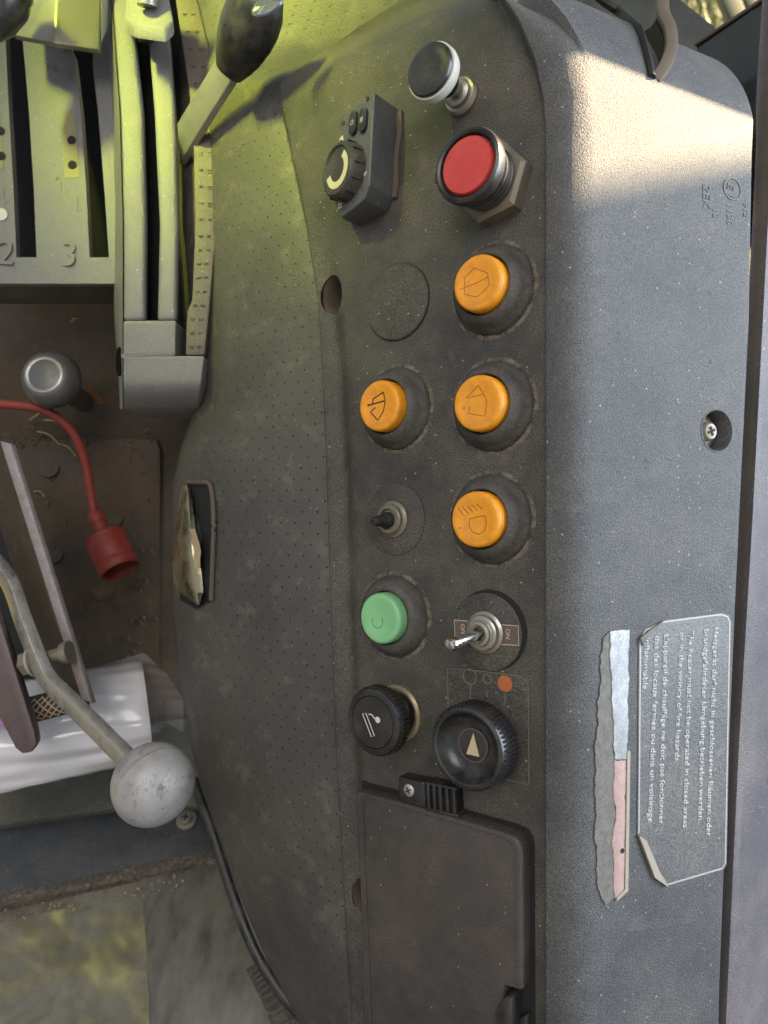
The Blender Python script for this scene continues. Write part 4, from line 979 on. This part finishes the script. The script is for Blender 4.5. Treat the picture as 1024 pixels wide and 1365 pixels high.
vmesh('slot_rim', [sweep(catmull(rim_, 5), circ(0.0016, 8))], m_brown_hole, t)
fl = [[SP(x0 + (x1 - x0) * s, y, 0.004 + 0.007 * math.sin(s * math.pi) + 0.002 * math.sin(y * 0.13 + s * 5)) for s in (0, .25, .5, .75, 1)] for y, x0, x1 in ((646, 243, 251), (665, 239, 256), (690, 236, 259), (720, 233, 262), (750, 230, 267), (775, 231, 270), (790, 240, 271), (806, 262, 266))]
vmesh('flap', [grid_shape(fl)], m_foil, t)
fm = [[SP(x0 + (x1 - x0) * s, y, 0.008 + 0.002 * random.random()) for s in (0, .5, 1)] for y, x0, x1 in ((705, 252, 260), (715, 256, 263), (725, 257, 266), (735, 259, 268), (745, 258, 267), (757, 259, 267))]
vmesh('foam_shred', [grid_shape(fm)], m_foam, t)

# ------------------------------------------------------------------ steel pedal bracket and the ball-ended lever
t = thing('steel_bracket', 'rusty flat steel bracket plate slanting down in front of the recess', 'bracket', Matrix.Translation(F(118, 940, 0.46)))
q4 = [F(0, 588, 0.455), F(14, 592, 0.452), F(123, 938, 0.455), F(109, 932, 0.458)]
vmesh('front_edge', [hexa(q4, [p + Vector((0.001, 0.004, 0)) for p in q4])], m_rustedge, t, bevel=0.0004)
q4 = [F(1, 592, 0.4575), F(6, 592, 0.4575), F(112, 934, 0.4605), F(106, 930, 0.4605)]
vmesh('plate', [hexa(q4, [q4[0] + Vector((-0.042, 0.05, -0.006)), q4[1] + Vector((-0.038, 0.05, -0.006)), q4[2] + Vector((-0.038, 0.05, 0.004)), q4[3] + Vector((-0.042, 0.05, 0.004))])], m_rust, t)
t = thing('lower_bracket', 'purplish rusty bracket plate with a rounded lower end at the left edge', 'bracket', Matrix.Translation(F(35, 1005, 0.45)))
pl = [(-30, 760), (-6, 810), (46, 975), (49, 992), (43, 1003), (30, 1006), (20, 998), (-30, 900)]
v = [F(x, y, 0.448) for x, y in pl]; n = len(pl)
vmesh('plate', [(v + [p + Vector((-0.001, 0.009, 0.001)) for p in v], [tuple(range(n))[::-1], tuple(range(n, 2 * n))] + [(i, (i + 1) % n, n + (i + 1) % n, n + i) for i in range(n)])], plain('purple_rust', lin(0.13, 0.10, 0.10), 0.45, metal=0.4, var=0.3, dirt=lin(0.16, 0.09, 0.06), dirt_amt=0.4), t, bevel=0.0015)
vmesh('gap_shade_sheet', [hexa([F(-60, 600, 0.53), F(-6, 600, 0.53), F(94, 925, 0.53), F(-60, 960, 0.53)], [F(-60, 600, 0.54), F(-6, 600, 0.54), F(94, 925, 0.54), F(-60, 960, 0.54)])], m_dark, t)  # flat black sheet stands in for the shade between the bars

t = thing('ball_lever', 'cranked steel lever arm with a large grey ball knob', 'lever', Matrix.Translation(F(205, 1047, 0.40)))
path = catmull([F(-20, 735, 0.470), F(12, 775, 0.462), F(32, 830, 0.452), F(52, 882, 0.444), F(66, 908, 0.440), F(92, 934, 0.432), F(130, 972, 0.420), F(180, 1022, 0.404)], 6)
vmesh('arm', [sweep(path, [(-0.0034, -0.0056), (0.0034, -0.0056), (0.0034, 0.0056), (-0.0034, 0.0056)], Vector((0.62, -0.55, 0.55)))], m_steel, t, bevel=0.0007)
def _arm_axes():
    z_ = (path[-1] - path[-4]).normalized(); x_ = z_.cross(Vector((0, 0, 1))).normalized(); return x_, z_.cross(x_), z_
az = Vector((0.66, -0.68, -0.32)).normalized(); xx = az.cross(Vector((0, 0, 1))).normalized(); yy = az.cross(xx)
rb = 0.0222
pr = [(0.009, -0.0235)] + [(rb * math.cos(R(a)), rb * math.sin(R(a)) - 0.001) for a in range(-60, -3, 8)] + [(rb * 0.985, -0.0004), (rb * 1.006, 0.0004)] + [(rb * math.cos(R(a)), rb * 0.86 * math.sin(R(a))) for a in range(4, 90, 8)] + [(0, rb * 0.86)]
vmesh('ball_knob', [xf(lathe(pr, 48), frame_of(F(206, 1047, 0.400), xx, yy, az))], m_ball, t)
t = thing('pivot_bolt', 'dirty pivot bolt with nut through the steel lever arm', 'bolt', Matrix.Translation(F(48, 882, 0.44)))
ax = Vector((0.92, -0.1, 0.25)).normalized(); yy = Vector((0, 0, 1)); yy = (yy - ax * yy.dot(ax)).normalized(); xx = yy.cross(ax)
bf = frame_of(F(36, 884, 0.452), xx, yy, ax)
vmesh('nut', [xf(lathe([(0.0075, -0.002), (0.0075, 0.004), (0, 0.004)], 6), bf)], m_nut, t, smooth=20)
vmesh('washer', [xf(lathe([(0.0095, 0.004), (0.0095, 0.0055), (0, 0.0055)], 24), bf)], m_paperback, t)
vmesh('bolt_shank', [xf(lathe([(0.0042, 0.004), (0.0042, 0.024), (0.0068, 0.0245), (0.0068, 0.029), (0, 0.029)], 16), bf)], m_nut, t)
t = thing('crosshatch_shaft', 'short knurled shaft between the two brackets', 'shaft', Matrix.Translation(F(70, 945, 0.475)))
sv = [F(20, 952, 0.478), F(112, 928, 0.478)]
vmesh('shaft', [sweep([sv[0], sv[0].lerp(sv[1], 0.5), sv[1]], circ(0.0085, 24))], m_rust, t)
for i in range(9):
    a = sv[0].lerp(sv[1], i / 9); b = sv[0].lerp(sv[1], min(1, i / 9 + 0.35))
    for s_ in (1, -1):
        pts = []
        for k in range(7):
            tt = k / 6; c = a.lerp(b, tt); an = R(-90 + s_ * (tt - 0.5) * 110)
            pts.append(c + Vector((0, 0.0086 * math.sin(an), 0.0086 * math.cos(an))))
        vmesh('knurl_line', [sweep(pts, circ(0.0004, 4))], m_tan, t)

# ------------------------------------------------------------------ roll of plastic film
t = thing('film_roll', 'roll of shiny white plastic film lying behind the ball lever', 'plastic roll', Matrix.Translation(F(100, 1040, 0.53)))
A_, B_ = F(-90, 1000, 0.505), F(196, 945, 0.555)
n = 40; path = [A_.lerp(B_, i / n) for i in range(n + 1)]
def wob(i, s):
    a = i / 48 * 6.2832; return 1 + 0.022 * math.sin(6 * a + 2.2 * s) + 0.013 * math.sin(11 * a - 5 * s + 1) + 0.008 * math.sin(17 * a + 9 * s) + 0.006 * math.sin(5 * a + 40 * s)
def sec(s):
    k = 0.0385 * (1 - 0.06 * s); 
    if s > 0.985: k *= 0.97
    return [(k * math.cos(2 * math.pi * i / 48) * wob(i, s), k * math.sin(2 * math.pi * i / 48) * wob(i, s)) for i in range(48)]
vmesh('roll', [sweep(path, sec)], m_film, t)
vmesh('purple_print', [hexa([F(-40, 945, 0.470), F(8, 948, 0.472), F(7, 968, 0.468), F(-40, 970, 0.466)], [F(-40, 945, 0.4705), F(8, 948, 0.4725), F(7, 968, 0.4685), F(-40, 970, 0.4665)])], plain('purple_ink', lin(0.22, 0.08, 0.26), 0.3), t)
fg = []
for j in range(7):
    s = j / 6; a = F(196 - 90 * (1 - s) * 1.0, 886 - 16 * s, 0.545 + 0.01 * s); b = F(200 + 36 * s, 884 + 70 * s, 0.58 + 0.02 * s)
    fg.append([a.lerp(b, i / 8) + Vector((0, 0.004 * math.sin(i * 1.3 + j), 0.002 * math.sin(i + j * 2))) for i in range(9)])
vmesh('loose_film', [grid_shape([[F(112 + 10 * i, 894 - 3 * i + (0 if i < 9 else (i - 8) * 12), 0.552 + 0.004 * math.sin(i)) + Vector((0, 0, 0)) if j == 0 else F(118 + 11.5 * i, 930 + 6 * i * (j / 3) - (0 if i < 9 else 20), 0.560 + 0.01 * j) for i in range(12)] for j in range(4)])], m_film_clear, t)

# ------------------------------------------------------------------ ledge, painted strip, seal and pane (floor side of the cab)
FN = Vector((0, -math.sin(PITCH), math.cos(PITCH)))      # true up
FO = F(135, 1160, 0.60)
def FL(px, py, up=0.0):
    r = F(px, py, 1.0); return r * ((FO + FN * up).dot(FN) / r.dot(FN))
def slab(pts, up0, up1):
    v = [FL(x, y, up1) for x, y in pts]; n = len(v)
    return v + [p + FN * (up0 - up1) for p in v], [tuple(range(n))[::-1], tuple(range(n, 2 * n))] + [(i, (i + 1) % n, n + (i + 1) % n, n + i) for i in range(n)]
structure('cab_ledge', [slab([(-120, 1010), (300, 950), (300, 1082), (262, 1075), (150, 1078), (-120, 1118)], -0.03, 0.012)], m_ledge)
structure('painted_sill', [slab([(-120, 1119), (150, 1079), (262, 1076), (300, 1083), (300, 1132), (-120, 1222)], -0.03, 0.006)], m_blue, bevel=0.001)
structure('crumbly_seal', [slab([(-120, 1217), (272, 1133), (290, 1133), (300, 1146), (205, 1164), (-120, 1236)], -0.02, 0.008)], m_sill, bevel=0.003)
def streaked():
    t = NT('streaked_trim')
    n1 = t.noise(90, 4, 0.65, stretch=(1, 0.35, 0.35)); n2 = t.noise(22, 4, 0.6); n3 = t.noise(900, 2)
    col = t.mix(t.ramp(n1, 0.3, 0.7), lin(0.05, 0.046, 0.036), lin(0.145, 0.133, 0.105))
    col = t.mix(t.math('MULTIPLY', t.ramp(n2, 0.4, 0.7), 0.5), col, lin(0.19, 0.175, 0.14))
    return t.set(Base_Color=col, Roughness=t.math('ADD', t.math('MULTIPLY', n2, 0.4), 0.15), Normal=t.bump(n3, 0.25, 0.0006))
m_trim = streaked()
structure('trim_strip', [slab([(186, 1162), (290, 1138), (345, 1220), (395, 1330), (420, 1420), (202, 1420), (197, 1280)], -0.01, 0.003)], m_trim, bevel=0.001)
t = thing('lower_window', 'dirty lower window pane with sunlit grass showing through', 'window', Matrix.Translation(FL(90, 1300)))
vmesh('glass', [slab([(-120, 1222), (186, 1158), (197, 1280), (202, 1440), (-120, 1440)], -0.004, 0.0)], m_pane, t)
t = thing('ledge_bolt', 'dirty cross head bolt on the ledge beside the ball knob', 'bolt', Matrix.Translation(FL(249, 1094, 0.012)))
bz = frame_of(FL(249, 1094, 0.006), Vector((1, 0, 0)), FN.cross(Vector((1, 0, 0))), FN)
hb = vmesh('head', [xf(lathe([(0.0085, 0.0), (0.0085, 0.0022), (0.0055, 0.003), (0.0052, 0.0055), (0.004, 0.0066), (0, 0.0068)], 24), bz)], m_nut, t)
sub('cross_slot', [xf(box(-0.003, 0.003, -0.0006, 0.0006, 0.006, 0.0071), bz), xf(box(-0.0006, 0.0006, -0.003, 0.003, 0.006, 0.0072), bz)], m_dark, hb, t)
for k, (off, r_, lab) in enumerate(((0, 0.0042, 'thick black cable running down along the foot of the perforated side'), (9, 0.0030, 'thinner black cable right beside the thick one'))):
    t = thing('black_cable', lab, 'cable', Matrix.Translation(F(320, 1200, 0.5)))
    path = catmull([F(258 + off, 1040, 0.55), F(276 + off, 1085, 0.535), F(294 + off, 1140, 0.525), F(314 + off, 1200, 0.51), F(340 + off, 1265, 0.495), F(372 + off, 1318, 0.482), F(402 + off * 0.6, 1352, 0.474), F(440, 1390, 0.466)], 8)
    vmesh('cable_run', [sweep(path, circ(r_, 14))], m_cable, t)
t = thing('toothed_strap', 'short toothed grey strap beside the black cables at the bottom', 'strap', Matrix.Translation(FL(365, 1350)))
path = [FL(340, 1285, 0.004), FL(360, 1325, 0.004), FL(392, 1400, 0.004)]
vmesh('band', [sweep(catmull(path, 6), [(-0.007, -0.001), (0.007, -0.001), (0.007, 0.001), (-0.007, 0.001)], FN)], m_sill, t)
cp = catmull(path, 6)
for i in range(1, len(cp) - 1):
    p = cp[i]; d = (cp[i + 1] - cp[i - 1]).normalized(); s_ = d.cross(FN).normalized()
    vmesh('tooth', [hexa([p - s_ * 0.005 + FN * 0.001, p + s_ * 0.005 + FN * 0.001, p + s_ * 0.005 + d * 0.0035 + FN * 0.001, p - s_ * 0.005 + d * 0.0035 + FN * 0.001], [p - s_ * 0.005 + FN * 0.003, p + s_ * 0.005 + FN * 0.003, p + s_ * 0.005 + d * 0.002 + FN * 0.003, p - s_ * 0.005 + d * 0.002 + FN * 0.003])], m_ledge, t)
vmesh('foot_flange', [hexa([F(415, 1360, 0.44), F(462, 1346, 0.425), F(466, 1420, 0.42), F(400, 1420, 0.44)], [p + Vector((0, 0.01, 0)) for p in (F(415, 1360, 0.44), F(462, 1346, 0.425), F(466, 1420, 0.42), F(400, 1420, 0.44))])], m_ledge, console, bevel=0.001)
# crumbs on the seal
for i in range(14):
    px = random.uniform(5, 230); py = 1222 - 0.205 * (px + 30) + random.uniform(-8, 6)
    if i < 6: px = random.uniform(2, 60); py = 1222 - 0.205 * (px + 30) + random.uniform(-10, 6)
vs, fs_ = [], []
for i in range(160):
    px = random.uniform(-10, 265); py = 1238 - 0.212 * (px + 60) + random.uniform(-12, 10); c = FL(px, py, 0.0095); r = random.uniform(0.0005, 0.0016)
    k = len(vs); vs += [c + Vector((random.uniform(-r, r), random.uniform(-r, r), random.uniform(-r, r))) * 1.2 for _ in range(4)]
    fs_ += [(k, k + 1, k + 2), (k, k + 2, k + 3), (k, k + 3, k + 1), (k + 1, k + 3, k + 2)]
o = structure('crumbs', [(vs, fs_)], plain('crumb', lin(0.40, 0.30, 0.20), 0.8, var=0.6, scale=300)); o['kind'] = 'stuff'; o['label'] = 'loose dirt crumbs on the seal'; o['category'] = 'dirt'

# ------------------------------------------------------------------ outside: ground, grass; added unseen blockers for the sun patch and ground bounce
MI = M.inverted()
me = bpy.data.meshes.new('ground'); s = 80
me.from_pydata([(-s, -s, 0), (s, -s, 0), (s, s, 0), (-s, s, 0)], [], [(0, 1, 2, 3)]); o = link('ground', me, m_ground, None); o['kind'] = 'structure'
vs, fs_ = [], []
def blade(x, y, h, w):
    a = random.uniform(0, 6.283); l = random.uniform(0.1, 0.6) * h; dx, dy = math.cos(a), math.sin(a); k = len(vs)
    px_, py_ = -dy * w, dx * w
    vs.extend([(x - px_, y - py_, 0), (x + px_, y + py_, 0), (x + dx * l * 0.4 + px_ * .7, y + dy * l * 0.4 + py_ * .7, h * 0.6), (x + dx * l * 0.4 - px_ * .7, y + dy * l * 0.4 - py_ * .7, h * 0.6), (x + dx * l, y + dy * l, h)])
    fs_.extend([(k, k + 1, k + 2, k + 3), (k + 3, k + 2, k + 4)])
for i in range(7000): blade(random.uniform(-1.7, 0.1), random.uniform(0.1, 1.9), random.uniform(0.06, 0.24), random.uniform(0.003, 0.008))
for i in range(6000): blade(random.uniform(2, 12), random.uniform(6, 24), random.uniform(0.15, 0.5), random.uniform(0.01, 0.03))
me = bpy.data.meshes.new('grass'); me.from_pydata(vs, [], fs_); o = link('grass', me, m_grass, None); o['kind'] = 'stuff'; o['label'] = 'sunlit yellow green grass outside'; o['category'] = 'grass'

# unseen plates added between console and sun; their edges cut out the sun patch
def blocker(name, pa, pb, dist, up_vec, width, ext, th=0.01):
    a, b = pa + SUN * dist, pb + SUN * dist; d = (b - a).normalized(); a, b = a - d * ext, b + d * ext
    q4 = [a, b, b + up_vec * width, a + up_vec * width]
    o = structure(name, [hexa(q4, [p + SUN * th for p in q4])], m_blocker); return o
pa, pb = FP(776, 70), FP(1006, 159)
perp = lambda d, s: (s - SUN * s.dot(SUN) - d * (s - SUN * s.dot(SUN)).dot(d) / d.dot(d)).normalized()
upv = perp((pb - pa).normalized(), Vector((0, 0, 1)))
blocker('sun_blocker_top', pa, pb, 0.36, upv, 1.2, 0.9)  # unseen plate added; its edge cuts the top of the sun patch
pa, pb = FP(788, 246), FP(1006, 206)
dnv = perp((pb - pa).normalized(), Vector((0, 0, -1)))
blocker('sun_blocker_low', pa, pb, 2.1, dnv, 2.0, 1.6)  # unseen far plate added to end the patch softly below

def wslab(name, x0, x1, y0, y1, z0, z1):
    v, f = box(x0, x1, y0, y1, z0, z1); o = mesh(name, [(v, f)], m_blocker, None); o['kind'] = 'structure'; return o
wslab('bounce_blocker_floor', -1.2, 1.2, -1.3, 0.12, 1.40, 1.43)  # unseen slabs added to hold back green bounce from the ground
wslab('bounce_blocker_floor', -0.12, 1.2, 0.121, 1.0, 1.38, 1.41)
wslab('bounce_blocker_side', 1.18, 1.2, -1.3, 1.0, 1.431, 1.85)  # unseen panels added against light bouncing up from the grass
wslab('bounce_blocker_side', -1.2, -1.18, -1.3, 1.4, 1.431, 2.0)

# lint and hairs lying on the console
vs, fs_ = [], []
def fibre(pfun, n_, px, py):
    a = random.uniform(0, 6.28); l = random.uniform(3, 14); c = random.uniform(-0.8, 0.8); pts = []
    x, y = px, py
    for k in range(6):
        pts.append(pfun(x, y) + n_ * 0.0004); x += l / 6 * math.cos(a); y += l / 6 * math.sin(a); a += c / 2
    v, f = sweep(pts, circ(random.uniform(0.00007, 0.00014), 4), n_); k = len(vs)
    vs.extend(v); fs_.extend(tuple(i + k for i in q) for q in f)
for i in range(90): fibre(PP, N, random.uniform(445, 715), random.uniform(180, 1340))
for i in range(60): fibre(FP, N2, random.uniform(800, 960), random.uniform(260, 1340))
o = structure('lint', [(vs, fs_)], plain('lint_fibre', lin(0.30, 0.27, 0.21), 0.8)); o['kind'] = 'stuff'; o['label'] = 'pale lint fibres scattered over the console'; o['category'] = 'lint'

# chaff and dirt caught in the recess
vs, fs_ = [], []
for i in range(150):
    px, py = random.choice(((random.gauss(70, 40), random.gauss(575, 14)), (random.uniform(0, 205), random.uniform(400, 880)), (random.gauss(190, 15), random.uniform(560, 890)), (random.uniform(0, 210), random.gauss(586, 4))))
    a = random.uniform(0, 6.28); l = random.uniform(2, 11); D = wallD(py) - 0.0055
    p = [F(px, py, D), F(px + l * math.cos(a) * 0.5, py + l * math.sin(a) * 0.5, D - 0.0012), F(px + l * math.cos(a), py + l * math.sin(a), D)]
    v, f = sweep(p, [(-0.0006, -0.0002), (0.0006, -0.0002), (0.0006, 0.0002), (-0.0006, 0.0002)]); k = len(vs); vs.extend(v); fs_.extend(tuple(i_ + k for i_ in q) for q in f)
o = structure('chaff', [(vs, fs_)], plain('chaff_bits', lin(0.20, 0.15, 0.09), 0.8, var=0.6, scale=60)); o['kind'] = 'stuff'; o['label'] = 'fine chaff and dirt caught in the recess'; o['category'] = 'chaff'
